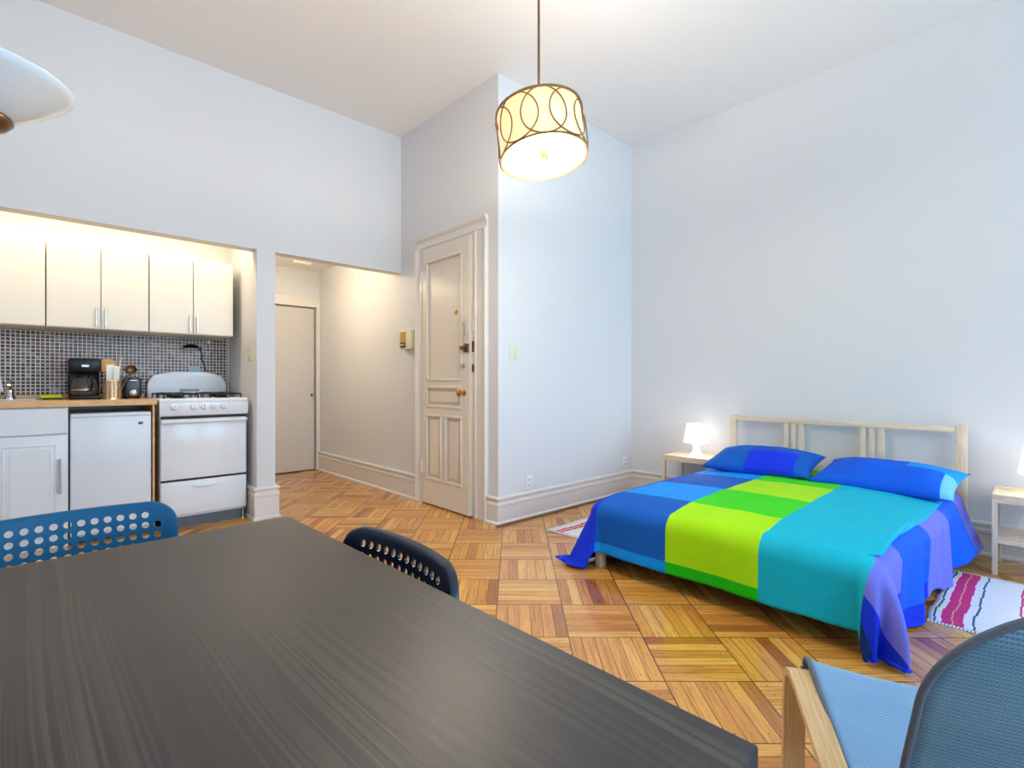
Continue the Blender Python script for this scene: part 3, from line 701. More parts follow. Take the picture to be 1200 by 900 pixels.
def head_whisk(r, d, L, mat):
    m = MB()
    for k in range(4):
        a = k * PI / 4; pts = []
        for i in range(17):
            t_ = i / 16 * 2 * PI - PI / 2
            pts.append((0.028 * math.cos(t_) * math.cos(a), 0.028 * math.cos(t_) * math.sin(a), 0.05 + 0.055 * math.sin(t_)))
        m.tube(pts[:-1], 0.0014, 5, True)
    m.build('head', mat, r, 60, xf=orient(d, d * L))
def head_ladle(r, d, L, mat):
    m = MB(); m.lathe([(0, -0.02), (0.02, -0.016), (0.032, -0.004), (0.036, 0.008)], 0, 0, 20, M4=Matrix.Translation(d * (L + 0.02)) @ Vector((-0.3, -1, 0.25)).to_track_quat('Z', 'Y').to_matrix().to_4x4()); solid(m.build('head', mat, r, 60), 0.002)
leaning('wooden_spoon', 'round-headed wooden spoon standing at the left of the steel cup', 'spoon', 0.380, 4.575, -0.05, 0.08, 0.20, head_round, M['spoon'])
leaning('spatula', 'tall white spatula leaning right out of the steel cup', 'spatula', 0.385, 4.585, 0.20, 0.05, 0.20, head_flat, M['white'])
leaning('spatula', 'shorter white spatula upright in front of the wooden spoon', 'spatula', 0.378, 4.535, 0.0, -0.05, 0.14, head_flat, M['white'])
leaning('whisk', 'wire whisk leaning right at the back of the steel cup', 'whisk', 0.412, 4.59, 0.24, 0.12, 0.14, head_whisk, M['chrome'])
leaning('ladle', 'bronze-toned ladle leaning far right over the toaster', 'ladle', 0.415, 4.54, 0.40, -0.02, 0.20, head_ladle, M['bronze'])
leaning('serving_spoon', 'white-handled spoon standing at the front of the steel cup', 'spoon', 0.405, 4.525, 0.04, -0.06, 0.13, head_flat, M['white'])
# toaster
r = thing('toaster', 'dark navy toaster end-on between utensil cups and stove', 'toaster', (0.513, 4.69, CZ))
b = MB(); b.box(-0.052, 0.052, -0.13, 0.12, 0.008, 0.155, 0.018, 3); b.build('body', M['navy'], r, 40)
b = MB(); b.box(-0.04, -0.015, -0.1, 0.1, 0.150, 0.1565); b.box(0.015, 0.04, -0.1, 0.1, 0.150, 0.1565); b.build('slot', M['dark'], r)
b = MB(); b.lathe([(0, 0), (0.026, 0), (0.024, 0.006), (0.016, 0.01), (0, 0.01)], n=20, M4=Matrix.Translation((0.0, -0.13, 0.045)) @ Matrix.Rotation(PI / 2, 4, 'X')); b.build('dial', M['steel'], r, 40)
b = MB(); b.box(-0.022, 0.022, -0.15, -0.128, 0.125, 0.14, 0.004); b.build('lever', M['steel'], r, 30)
for sx in (-1, 1):
    for sy in (-1, 1):
        b = MB(); b.cyl((sx * 0.035, sy * 0.1, 0), (sx * 0.035, sy * 0.1, 0.01), 0.01, 10); b.build('foot', M['black'], r)
# sink, faucet, sponges
r = thing('sink', 'stainless steel sink rim set in the worktop at the left', 'sink', (-0.22, 4.6, CZ))
b = MB(); b.box(-0.25, 0.25, -0.2, -0.17, 0, 0.006, 0.002); b.box(-0.25, 0.25, 0.17, 0.2, 0, 0.006, 0.002); b.box(-0.25, -0.22, -0.17, 0.17, 0, 0.006, 0.002); b.box(0.22, 0.25, -0.17, 0.17, 0, 0.006, 0.002); b.build('rim', M['steel'], r)
b = MB(); b.box(-0.22, 0.22, -0.17, 0.17, 0.0004, 0.002); b.build('basin', M['chrome'], r)
r = thing('faucet', 'chrome faucet with a curved spout behind the sink', 'faucet', (-0.13, 4.83, CZ))
b = MB(); b.lathe([(0, 0), (0.03, 0), (0.03, 0.02), (0.022, 0.03), (0.020, 0.07), (0, 0.08)], n=20); b.build('base', M['chrome'], r, 40)
b = MB(); b.tube([(0, 0, 0.05), (0, -0.03, 0.10), (0, -0.09, 0.13), (0, -0.15, 0.125), (0, -0.18, 0.10)], 0.010, 10); b.build('spout', M['chrome'], r, 60)
b = MB(); b.cyl((-0.04, 0, 0.06), (-0.05, 0, 0.14), 0.010, 10); b.build('lever', M['white'], r, 40)
r = thing('sponge', 'yellow sponge with dark scouring layer lying beside the sink', 'sponge', (0.075, 4.72, CZ))
b = MB(); b.box(-0.055, 0.055, -0.035, 0.035, 0, 0.012, 0.003); b.build('scourer', M['green_sponge'], r)
b = MB(); b.box(-0.055, 0.055, -0.035, 0.035, 0.012, 0.034, 0.005); b.build('foam', M['yellow'], r)
# small clip lamp with its cord on the tiles
r = thing('clip_lamp', 'small black spot lamp hung under the cabinet over the stove', 'lamp', (0.96, YK - 0.006, 1.33))
b = MB(); b.lathe([(0, 0.035), (0.03, 0.032), (0.055, 0.018), (0.062, 0.0), (0.058, -0.002)], -0.03, -0.065, 24); b.build('shade', M['black'], r, 60)
b = MB(); b.lathe([(0.0, -0.008), (0.05, -0.006), (0.055, 0.0)], -0.03, -0.065, 24); b.build('lens', M['white'], r, 60)
b = MB(); b.box(0.02, 0.055, -0.05, 0.0, -0.008, 0.012, 0.003); b.build('bracket', M['black'], r)
b = MB(); b.tube([(0.045, -0.01, 0.0), (0.06, -0.012, -0.04), (0.06, -0.012, -0.09), (0.078, -0.012, -0.14), (0.088, -0.010, -0.185)], 0.0045, 8); b.build('cord', M['black'], r, 60)
b = MB(); b.box(0.93, 1.0, YK - 0.012, YK - 0.006, 1.13, 1.19, 0.002); tag(b.build('outlet_cover', plain('bluegrey_cover', rgb(140, 160, 176), 0.3)), 'blue-grey cover plate on the tiles just above the stove', 'outlet')
b = MB(); b.cyl((1.075, YK - 0.010, 1.39), (1.075, YK - 0.006, 1.39), 0.014, 14); tag(b.build('wall_hook', M['white']), 'tiny white disc stuck on the tiles under the right cabinet', 'hook')

# ================================================================== PENDANT
r = thing('pendant_lamp', 'drum pendant lamp with interlocking metal rings hanging from the ceiling', 'lamp', (1.719, 1.610, 2.092))
R_, HD = 0.205, 0.215
view = Vector((0.685, 0.7286, 0)); right = Vector((0.7286, -0.685, 0))
# the drum hangs slightly askew on its swivel
tilt = Matrix.Rotation(math.radians(-6.5), 4, view) @ Matrix.Rotation(math.radians(-5.5), 4, right)
M['shade'] = emit('shade_glow', rgb(255, 222, 160), 0.72, rgb(235, 215, 180))
M['diff'] = emit('diffuser_glow', rgb(255, 246, 228), 1.8, rgb(250, 248, 240))
M['ringmetal'] = plain('ring_metal', rgb(150, 120, 80), 0.4, 0.6, var=0.08)
b = MB(); b.lathe([(R_ - 0.012, 0.0), (R_ - 0.012, HD)], n=64); solid(b.build('lamp_shade', M['shade'], r, 80, xf=tilt), 0.002)
b = MB(); b.lathe([(0.0, 0.040), (R_ - 0.022, 0.040), (R_ - 0.022, 0.046), (0, 0.046)], n=64); df = b.build('diffuser', M['diff'], r, 30, xf=tilt)
b = MB(); b.lathe([(0, -0.012), (0.010, -0.010), (0.018, 0.0), (0.020, 0.039), (0, 0.040)], n=24); b.build('finial', M['brass'], r, 50, xf=tilt)
for z in (0.0, HD):
    b = MB(); b.lathe([(R_ - 0.006, z - 0.005), (R_, z - 0.005), (R_, z + 0.005), (R_ - 0.006, z + 0.005), (R_ - 0.006, z - 0.005)], n=72); b.build('rim', M['ringmetal'], r, 40, xf=tilt)
for k in range(10):
    a0 = 2 * PI * k / 10 + math.radians(225 + 2.0); rr = HD / 2; pts = []
    for i in range(40):
        t_ = 2 * PI * i / 40; a = a0 + rr * 0.97 * math.cos(t_) / R_; RR = R_ + (0.0025 if k % 2 else -0.0015)
        pts.append((RR * math.cos(a), RR * math.sin(a), HD / 2 + rr * 0.985 * math.sin(t_)))
    b = MB(); b.tube(pts, 0.0034, 6, True); b.build('ring', M['ringmetal'], r, 60, xf=tilt)
b = MB()
for k in range(3):
    a = 2 * PI * k / 3; b.cyl((0, 0, HD - 0.004), ((R_ - 0.005) * math.cos(a), (R_ - 0.005) * math.sin(a), HD - 0.004), 0.004, 8)
b.cyl((0, 0, 0.01), (0, 0, HD + 0.01), 0.006, 10); b.build('spider', M['ringmetal'], r, 40, xf=tilt)
top = tilt @ Vector((0, 0, HD))
b = MB(); b.cyl(top, (top.x, top.y, ZC - 2.092 - 0.03), 0.0062, 12); b.lathe([(0, 0), (0.016, 0.004), (0.016, 0.03), (0, 0.034)], top.x, top.y, 16, M4=Matrix.Translation((0, 0, HD))); b.build('rod', M['bronze'], r, 40)
b = MB(); zc = ZC - 2.092; b.lathe([(0, zc - 0.035), (0.02, zc - 0.034), (0.06, zc - 0.02), (0.065, zc - 0.0005), (0, zc - 0.0005)], top.x, top.y, 28); b.build('canopy', M['bronze'], r, 40)

# ================================================================== TORCHIERE (top left)
tx, ty = -0.125, 1.895
r = thing('torchiere_floor_lamp', 'torchiere floor lamp with a pale blue glass bowl at the upper left', 'lamp', (tx, ty, 0))
M['bowl'] = plain('frosted_bowl_glass', rgb(228, 238, 246), 0.22, var=0.02, nscale=5)
b = MB(); b.lathe([(0.02, 1.722), (0.06, 1.734), (0.11, 1.762), (0.155, 1.794), (0.19, 1.822), (0.203, 1.834), (0.205, 1.842), (0.190, 1.832), (0.15, 1.803), (0.105, 1.771), (0.06, 1.744), (0.02, 1.732)], n=64); b.build('glass_bowl', M['bowl'], r, 70)
b = MB(); b.lathe([(0, 1.675), (0.016, 1.675), (0.022, 1.690), (0.045, 1.703), (0.07, 1.718), (0.082, 1.733), (0.080, 1.742), (0.06, 1.742), (0, 1.738)], n=32); b.build('bowl_cup', M['bronze'], r, 60)
b = MB(); b.cyl((0, 0, 0.03), (0, 0, 1.685), 0.012, 16); b.build('pole', M['bronze'], r, 40)
b = MB(); b.lathe([(0, 0), (0.13, 0), (0.135, 0.012), (0.06, 0.03), (0.02, 0.05), (0, 0.05)], n=36); b.build('base', M['bronze'], r, 40)

# ================================================================== BED
XF, XHd = 2.36, 4.10          # foot edge of the mattress top, head
Y0, Y1 = 0.42, 1.765
bed = thing('bed_frame', 'pine double bed frame with slatted headboard against the right wall', 'bed', ((XF + XHd) / 2, (Y0 + Y1) / 2, 0))
def bb(name, x0, x1, y0, y1, z0, z1, mat, bev=0.004):
    m = MB(); m.box(x0, x1, y0, y1, z0, z1, bev); return m.build(name, mat, bed, 30, world=True)
bb('headboard_post', 4.105, 4.15, 1.735, 1.785, 0, 0.79, M['pinev']); bb('headboard_post', 4.105, 4.15, 0.345, 0.395, 0, 0.79, M['pinev'])
bb('headboard_rail', 4.108, 4.145, 0.395, 1.735, 0.742, 0.778, M['pine']); bb('headboard_rail', 4.108, 4.145, 0.395, 1.735, 0.30, 0.36, M['pine'])
for y in (1.362, 1.312, 1.262, 0.878, 0.826, 0.774): bb('headboard_slat', 4.115, 4.138, y - 0.016, y + 0.016, 0.355, 0.744, M['pinev'], 0.002)
bb('side_rail', 2.36, 4.11, 0.425, 0.445, 0.16, 0.26, M['pine']); bb('side_rail', 2.36, 4.11, 1.74, 1.76, 0.16, 0.26, M['pine'])
bb('foot_rail', 2.36, 2.385, 0.445, 1.74, 0.16, 0.26, M['pine'])
bb('leg', 2.325, 2.37, 1.735, 1.78, 0, 0.26, M['pinev']); bb('leg', 2.355, 2.40, 0.428, 0.47, 0, 0.26, M['pinev'])
b = MB(); b.box(XF + 0.03, 4.10, Y0 + 0.035, Y1 - 0.06, 0.262, 0.365, 0.04, 4); tag(b.build('mattress', fabric('mattress_ticking', rgb(225, 225, 228)), None, 60), 'mattress lying hidden under the colour-block duvet on the pine bed', 'mattress')

# duvet: draped grid in cloth coordinates (X, Y), beyond the mattress edges it rolls over and hangs
FOOT, LEFT, RIGHT = 0.305, 0.45, 0.42
Xc = [XF - FOOT]; 
def seg(a, c, n): return [a + (c - a) * i / n for i in range(1, n + 1)]
Xc += seg(XF - FOOT, XF - FOOT + 0.055, 5) + seg(XF - FOOT + 0.055, 2.57, 36) + seg(2.57, 2.98, 22) + seg(2.98, 3.41, 22) + seg(3.41, 3.82, 18) + seg(3.82, 4.08, 12)
Yc = [Y0 - RIGHT] + seg(Y0 - RIGHT, 0.17, 14) + seg(0.17, 0.405, 26) + seg(0.405, 0.865, 26) + seg(0.865, 1.32, 26) + seg(1.32, 1.75, 24) + seg(1.75, Y1 + LEFT, 30)
from mathutils import noise as mn
def drape(X, Y):
    top = 0.392
    a = max(0.0, XF + 0.02 - X); bR = max(0.0, Y0 + 0.02 - Y); bL = max(0.0, Y - (Y1 - 0.02)); bb_ = max(bR, bL)
    d = math.hypot(a, bb_)
    bx, by = max(X, XF + 0.02), min(max(Y, Y0 + 0.02), Y1 - 0.02)
    cxn = (bx - XF) / 1.7; cyn = (by - Y0) / (Y1 - Y0)
    puff = 0.030 * (math.sin(PI * min(1, max(0, cyn))) ** 0.6) * min(1.0, 0.25 + cxn * 2.2)
    z = top + puff - 0.020 * max(0, 1 - (bx - XF) / 0.25) ** 2
    z += 0.006 * mn.noise(Vector((X * 3.1, Y * 3.1, 0.3))) + 0.003 * mn.noise(Vector((X * 9, Y * 9, 4.3)))
    if d <= 1e-6: return Vector((bx, by, z))
    nx, ny = -a / d, (bL - bR) / d
    R0 = 0.085 if not (bL > 0 and X > 3.6) else 0.05
    corner = 0.0
    if a > 0 and bb_ > 0:
        corner = math.sin(2 * math.atan2(bb_, a))
        sm = lambda t_: t_ * t_ * (3 - 2 * t_)
        f_ = sm(min(1, bb_ / 0.17)) * sm(min(1, a / 0.24))
        d = min(d * (1 + 0.6 * f_), max(d, 0.47) if bL > 0 else 0.47 + 0.1 * max(0, d - 0.47))
    s = d
    if bL > 0: flare = (0.10 if X < 3.5 else 0.02) + 0.34 * corner
    elif bR > 0: flare = 0.05 * corner + 0.30 * max(0, min(1, (X - 3.35) / 0.5))
    else: flare = 0.0
    if s < R0 * PI / 2:
        h = R0 * math.sin(s / R0); v = R0 * (1 - math.cos(s / R0))
    else:
        s2 = s - R0 * PI / 2; c_ = 1 / math.sqrt(1 + flare * flare)
        h = R0 + s2 * flare * c_; v = R0 + s2 * c_
    k = min(1.0, max(0.0, (d - 0.08) / 0.3))
    # folds on the hanging sides
    if bb_ > 0 and a <= 0:
        ph = X * 15 + 2.2 * math.sin(X * 4.0)
        h += (0.022 * math.sin(ph) + 0.012 * math.sin(ph * 1.9 + 1)) * k * (1.0 if bR > 0 else 0.2) - (0.012 * k if bR > 0 else 0)
        v *= 1 + (-0.10 + 0.10 * math.sin(ph * 0.5 + 0.7)) * k * (1.0 if bR > 0 else 0.3)
    elif a > 0 and bb_ <= 0:
        h += 0.010 * math.sin(Y * 9 + 1.0) * k
        v += 0.018 * math.sin((Y - Y0) / (Y1 - Y0) * PI) * k
    elif corner > 0:
        th = math.atan2(bb_, a)
        h += (0.040 * math.sin(th * 7 + (0.2 if bR > 0 else 2.0)) + 0.018 * math.sin(th * 15)) * k * corner * (1.3 if bR > 0 else 0.3) + ((0.03 * k + 0.05 * math.sin(PI * min(1, d / 0.45))) * corner if bR > 0 else 0)
    px, py, pz = bx + nx * h, by + ny * h, z - v
    if pz < 0.014:
        ex = 0.014 - pz; px += nx * ex * 0.22; py += ny * ex * 0.22
        pz = 0.014 + 0.10 * ex + 0.010 * abs(math.sin(ex * 20))
    wk = max(0, min(1, (3.3 - X) / 1.0)); wk = wk * wk * (3 - 2 * wk) * max(0, min(1, 1 - (Y - Y0) / 0.5))
    py += 0.062 * wk; px -= 0.02 * wk
    return Vector((px, py, pz))
fab = ['cyan', 'dark', 'lime', 'green', 'teal', 'royal', 'violet', 'blue', 'navy', 'hemgreen']
fi = {k: i for i, k in enumerate(fab)}
def colour(X, Y):
    row = 0 if X < XF - FOOT + 0.055 else 1 if X < 2.57 else 2 if X < 2.98 else 3 if X < 3.41 else 4 if X < 3.82 else 5
    if Y > 1.75: return 'royal'
    if Y > 1.32: return ['cyan', 'dark', 'cyan', 'dark', 'cyan', 'dark'][row]
    if Y > 0.865: return ['hemgreen', 'lime', 'green', 'lime', 'green', 'lime'][row]
    if Y > 0.405: return 'teal'
    if X < XF - 0.22 and Y > 0.33: return 'navy'
    if X < XF - 0.13: return 'royal'
    if Y < 0.19 and X < 2.57: return 'royal'
    return ['violet', 'violet', 'blue', 'violet', 'blue', 'violet'][row] if Y > 0.1 or row > 2 else 'royal'
b = MB(); nX, nY = len(Xc) - 1, len(Yc) - 1
b.grid(nX, nY, lambda i, j: drape(Xc[i], Yc[j]), lambda i, j: fi[colour((Xc[i] + Xc[i + 1]) / 2, (Yc[j] + Yc[j + 1]) / 2)])
dv = b.build('duvet', [F[k] for k in fab], None, 180)
tag(dv, 'colour-block duvet in blue, lime and turquoise spread over the bed', 'duvet'); solid(dv, 0.008, -1)

# pillows
def pillow(name, label, cx, cy, w, d, h, z0, rx, rz, mfn, mats, open_end=False):
    nu, nv = 36, 26; m = MB(); V = {}
    def pos(i, j, sgn):
        u = -1 + 2 * i / nu; v = -1 + 2 * j / nv
        pin = 1 - 0.10 * (abs(u) ** 2) * (1 - abs(v) ** 2) * 0 
        x = v * d / 2 * (1 - 0.07 * (1 - u * u) * abs(v)); y = u * w / 2 * (1 - 0.07 * (1 - v * v) * abs(u))
        prof = max(0, 1 - abs(u) ** 2.6) ** 0.55 * max(0, 1 - abs(v) ** 2.4) ** 0.6
        z = sgn * h / 2 * prof * (0.8 if sgn < 0 else 1.15)
        z += (0.014 * mn.noise(Vector((x * 7, y * 6, sgn + cx + cy * 3))) + 0.010 * abs(mn.noise(Vector((x * 16, y * 5 + x * 9, 3 + cy))))) * (0.3 + prof) * (prof > 0) * sgn
        return (x, y, z)
    top_ = [[m.bm.verts.new(pos(i, j, 1)) for j in range(nv + 1)] for i in range(nu + 1)]
    bot_ = [[top_[i][j] if i in (0, nu) or j in (0, nv) else m.bm.verts.new(pos(i, j, -1)) for j in range(nv + 1)] for i in range(nu + 1)]
    for i in range(nu):
        for j in range(nv):
            u = -1 + 2 * (i + .5) / nu; v = -1 + 2 * (j + .5) / nv
            f = m.bm.faces.new([top_[i][j], top_[i + 1][j], top_[i + 1][j + 1], top_[i][j + 1]]); f.material_index = mfn(u, v)
            f = m.bm.faces.new([bot_[i][j], bot_[i][j + 1], bot_[i + 1][j + 1], bot_[i + 1][j]]); f.material_index = 0
    xf = Matrix.Translation((cx, cy, z0)) @ Matrix.Rotation(rz, 4, 'Z') @ Matrix.Rotation(rx, 4, 'Y')
    r = None
    o = m.build(name, mats, None, 180, xf=xf)
    return tag(o, label, 'pillow', 'pillows at the head of the bed')
def mf1(u, v):   # u>0 left side (towards the corner), v>0 towards the headboard
    if u < 0.15 and u > -0.72 and v < 0.15: return 1
    if v > 0.55 and u > 0.05: return 2
    return 0
pillow('pillow', 'dark blue pillow at the left, nearest the lit bedside lamp', 3.80, 1.415, 0.71, 0.47, 0.155, 0.480, math.radians(-11), math.radians(3), mf1, [F['dark'], F['royal'], F['cyan']])
def mf2(u, v):
    if u < -0.30 and v > 0.1: return 1
    if u < -0.86: return 3
    if u < -0.05 and v > 0.62: return 1
    return 0 if v < 0.62 else 2
pillow('pillow', 'bright blue pillow at the right with a light cyan end', 3.79, 0.69, 0.72, 0.47, 0.155, 0.466, math.radians(-11), math.radians(-4), mf2, [F['blue'], F['cyan'], F['dark'], F['pale']])

# ================================================================== BEDSIDE TABLES + LAMPS
def nightstand(label, loc):
    # local: front faces -x, y is width; origin centre of floor footprint
    r = thing('bedside_table', label, 'bedside table', loc, 0, 'small pine bedside tables')
    dx, dy, H_ = 0.165, 0.21, 0.44; lw = 0.022
    for sx in (-1, 1):
        for sy in (-1, 1):
            b = MB(); x = sx * (dx - lw / 2); y = sy * (dy - lw / 2); b.box(x - lw / 2, x + lw / 2, y - lw / 2, y + lw / 2, 0, H_ - 0.002, 0.002); b.build('leg', M['pinev'], r)
    b = MB(); b.box(-dx + lw, dx - lw, -dy, dy, H_ - 0.028, H_ - 0.010, 0.002); b.build('tabletop', M['pine'], r)
    for sx in (-1, 1):
        b = MB(); x = sx * (dx - lw / 2); b.box(x - lw / 2 - 0.001, x + lw / 2 + 0.001, -dy, dy, H_ - 0.045, H_, 0.002); b.build('apron', M['pine'], r)
    for sy in (-1, 1):
        b = MB(); y = sy * (dy - 0.008); b.box(-dx + lw, dx - lw, y - 0.008, y + 0.008, H_ - 0.045, H_, 0.002); b.build('apron', M['pine'], r)
    for sx in (-1, 1):
        b = MB(); x = sx * (dx - lw / 2); b.box(x - 0.009, x + 0.009, -dy + lw, dy - lw, 0.175, 0.20, 0.002); b.build('shelf_rail', M['pine'], r)
    for k in range(6):
        b = MB(); x = -dx + 0.045 + k * (2 * dx - 0.09) / 5; b.box(x - 0.018, x + 0.018, -dy + 0.002, dy - 0.002, 0.198, 0.208, 0.002); b.build('shelf_slat', M['pine'], r)
    return r
nl = nightstand('pine bedside table on the left of the bed by the wall corner', (4.015, 2.03, 0))
nr = copy_tree(nl); nr.location = (3.965, 0.008, 0); nr['label'] = 'pine bedside table with slatted shelf at the right edge beside the striped rug'
M['lampglow'] = emit('table_lamp_glow', rgb(255, 244, 232), 2.2, rgb(250, 245, 240))
M['lampbase'] = emit('table_lamp_base_glow', rgb(255, 240, 228), 0.9, rgb(245, 242, 240))
tl = thing('table_lamp', 'small glowing white table lamp on the left bedside table', 'lamp', (4.02, 2.025, 0.4305), 0, 'white bedside lamps')
b = MB(); b.lathe([(0, 0), (0.062, 0), (0.060, 0.008), (0.045, 0.022), (0.030, 0.045), (0.025, 0.07), (0.028, 0.09), (0.040, 0.108), (0.044, 0.118), (0, 0.118)], n=36); b.build('lamp_base', M['lampbase'], tl, 60)
b = MB(); b.lathe([(0.100, 0.118), (0.075, 0.270), (0.0, 0.272)], n=8 * 6); solid(b.build('lamp_shade', M['lampglow'], tl, 50), 0.002)
tr_ = copy_tree(tl); tr_.location = (3.965, 0.022, 0.4305); tr_['label'] = 'small glowing white table lamp cut off at the right edge of the picture'

# ================================================================== RUGS
def rug(name, label, x0, x1, y0, y1, stripes, loc_rz=0):
    base = plain(name + '_cotton', rgb(226, 228, 232), 0.9, var=0.03, nscale=60, bump=0.5)
    cols = {k: plain(name + '_' + k, v, 0.9, var=0.05, nscale=80, bump=0.5) for k, v in dict(pink=rgb(206, 40, 122), teal=rgb(40, 128, 140), petrol=rgb(20, 96, 128), orange=rgb(232, 150, 120), red=rgb(206, 66, 70)).items()}
    names = list(cols); m = MB(); ys = sorted({y0, y1} | {v for s in stripes for v in s[:2]}); nX_ = 60
    r = thing(name, label, 'rug', ((x0 + x1) / 2, (y0 + y1) / 2, 0), loc_rz)
    cx_, cy_ = (x0 + x1) / 2, (y0 + y1) / 2
    def cof(y):
        for s in stripes:
            if s[0] - 1e-6 <= y <= s[1] + 1e-6: return 1 + names.index(s[2])
        return 0
    def wob(x): return 0.003 * math.sin(x * 17) + 0.006 * (math.floor(x * 7.2) % 2)
    m.grid(nX_, len(ys) - 1, lambda i, j: (x0 + (x1 - x0) * i / nX_ - cx_, ys[j] - cy_ + wob(x0 + (x1 - x0) * i / nX_), 0.007 + 0.0012 * math.sin(i * 1.3)), lambda i, j: cof((ys[j] + ys[j + 1]) / 2))
    solid(m.build('woven_field', [base] + [cols[k] for k in names], r, 60), 0.006, -1)
    for e, s in ((x0, -1), (x1, 1)):
        f = MB(); n = int((y1 - y0) / 0.012)
        for k in range(n):
            y = y0 + (k + 0.5) * (y1 - y0) / n - cy_ + wob(e)
            f.box(min(e - cx_, e - cx_ + s * 0.022), max(e - cx_, e - cx_ + s * 0.022), y - 0.004, y + 0.004, 0.001, 0.006)
        tag(f.build('fringe', base, r), kind='stuff')
st = []
def st_(y, w, c): st.append((y - w, y, c))
yy = 0.0
for dy_, w, c in ((0.035, 0.008, 'petrol'), (0.062, 0.034, 'pink'), (0.096, 0.006, 'orange'), (0.102, 0.034, 'pink'), (0.165, 0.008, 'petrol'), (0.30, 0.008, 'pink'), (0.325, 0.036, 'teal'), (0.385, 0.008, 'pink'), (0.50, 0.008, 'petrol')): st_(0.40 - 0.03 - dy_ + 0.02, w, c)
rug('striped_rug', 'white woven rug with pink and teal stripes at the right of the bed', 2.87, 3.70, -0.27, 0.375, st)
st2 = [(2.31, 2.335, 'red'), (2.345, 2.37, 'red'), (2.02, 2.04, 'teal'), (1.97, 1.98, 'red')]
rug('bedside_rug', 'cream woven rug with red stripes half hidden left of the bed', 2.66, 3.50, 1.95, 2.44, [s for s in st2 if s[0] > 1.95])

# ================================================================== TABLE AND DINING CHAIRS
TX0, TX1, TY0, TY1 = -0.62, 0.438, 0.158, 1.198
r = thing('dining_table', 'large black-brown wooden dining table in the foreground', 'table', ((TX0 + TX1) / 2, (TY0 + TY1) / 2, 0))
r.rotation_euler = (0, 0, math.radians(1.3))
b = MB(); b.box(TX0, TX1, TY0, TY1, 0.706, 0.74, 0.0025); b.build('tabletop', M['table'], r, 30, world=True)
b = MB(); i_ = 0.05; b.box(TX0 + i_, TX1 - i_, TY0 + i_, TY0 + i_ + 0.02, 0.63, 0.706); b.box(TX0 + i_, TX1 - i_, TY1 - i_ - 0.02, TY1 - i_, 0.63, 0.706); b.box(TX0 + i_, TX0 + i_ + 0.02, TY0 + i_, TY1 - i_, 0.63, 0.706); b.box(TX1 - i_ - 0.02, TX1 - i_, TY0 + i_, TY1 - i_, 0.63, 0.706); b.build('apron', M['table'], r, world=True)
for x in (TX0 + 0.02, TX1 - 0.08):
    for y in (TY0 + 0.02, TY1 - 0.08):
        b = MB(); b.box(x, x + 0.06, y, y + 0.06, 0, 0.706, 0.003); b.build('leg', M['table'], r, world=True)

def perforated(nc, nr_, p, margin_x, margin_top, margin_bot, bend, skip, rad=0.0072, corner=0.05, lip=0.012):
    """perforated panel in (u across, w up); bend maps (u,w,depth)->xyz"""
    m = MB(); bm_ = m.bm; vc = {}
    def V(u, w, dpt=0.0):
        k = (round(u, 5), round(w, 5), round(dpt, 5))
        if k not in vc: vc[k] = bm_.verts.new(bend(u, w, dpt))
        return vc[k]
    W2, H2 = nc * p / 2, nr_ * p / 2; N = 16
    for c in range(nc):
        for rr in range(nr_):
            cu, cw = -W2 + (c + 0.5) * p, -H2 + (rr + 0.5) * p
            sq = []
            for k in range(N):
                a = 2 * PI * k / N + PI / 4; q = k / (N / 4); sd = int(q); t_ = q - sd
                cs = [(1, 1), (-1, 1), (-1, -1), (1, -1), (1, 1)]
                sq.append((cu + p / 2 * (cs[sd][0] * (1 - t_) + cs[sd + 1][0] * t_), cw + p / 2 * (cs[sd][1] * (1 - t_) + cs[sd + 1][1] * t_), a))
            if (c, rr) in skip:
                bm_.faces.new([V(u, w) for u, w, _ in sq]); continue
            ci = [V(cu + rad * math.cos(a), cw + rad * math.sin(a)) for _, _, a in sq]
            for k in range(N):
                bm_.faces.new([V(*sq[k][:2]), V(*sq[(k + 1) % N][:2]), ci[(k + 1) % N], ci[k]])
    # border rings
    per = []; sub = 4
    nU, nW = nc * sub, nr_ * sub
    for i in range(nU): per.append((-W2 + i * p / sub, -H2))
    for i in range(nW): per.append((W2, -H2 + i * p / sub))
    for i in range(nU): per.append((W2 - i * p / sub, H2))
    for i in range(nW): per.append((-W2, H2 - i * p / sub))
    OX, OT, OB = W2 + margin_x, H2 + margin_top, -H2 - margin_bot
    def outl(u, w):
        # push to the outer rounded rectangle
        su, sw = u / W2, w / H2
        x = su * OX; y = sw * OT if sw > 0 else -sw * OB * 1.0
        if sw < 0: y = OB * (-sw)
        # round corners
        r_ = corner; cxr = OX - r_; cyt = OT - r_; cyb = OB + r_
        if abs(x) > cxr and y > cyt:
            d = math.hypot(abs(x) - cxr, y - cyt); mx_ = max(abs(x) - cxr, y - cyt)
            f = mx_ / d; x = math.copysign(cxr + (abs(x) - cxr) * f, x); y = cyt + (y - cyt) * f
        elif abs(x) > cxr and y < cyb:
            d = math.hypot(abs(x) - cxr, cyb - y); mx_ = max(abs(x) - cxr, cyb - y)
            f = mx_ / d; x = math.copysign(cxr + (abs(x) - cxr) * f, x); y = cyb - (cyb - y) * f
        return x, y
    rings = [[V(u, w) for u, w in per]]
    for t_, dp in ((0.35, 0), (0.7, 0.0), (0.9, 0.0008), (1.0, 0.004), (1.03, lip)):
        rg = []
        for u, w in per:
            ox, oy = outl(u, w); rg.append(bm_.verts.new(bend(u + (ox - u) * t_, w + (oy - w) * t_, dp)))
        rings.append(rg)
    n = len(per)
    for a, c in zip(rings[:-1], rings[1:]):
        for k in range(n): bm_.faces.new([a[k], a[(k + 1) % n], c[(k + 1) % n], c[k]])
    return m
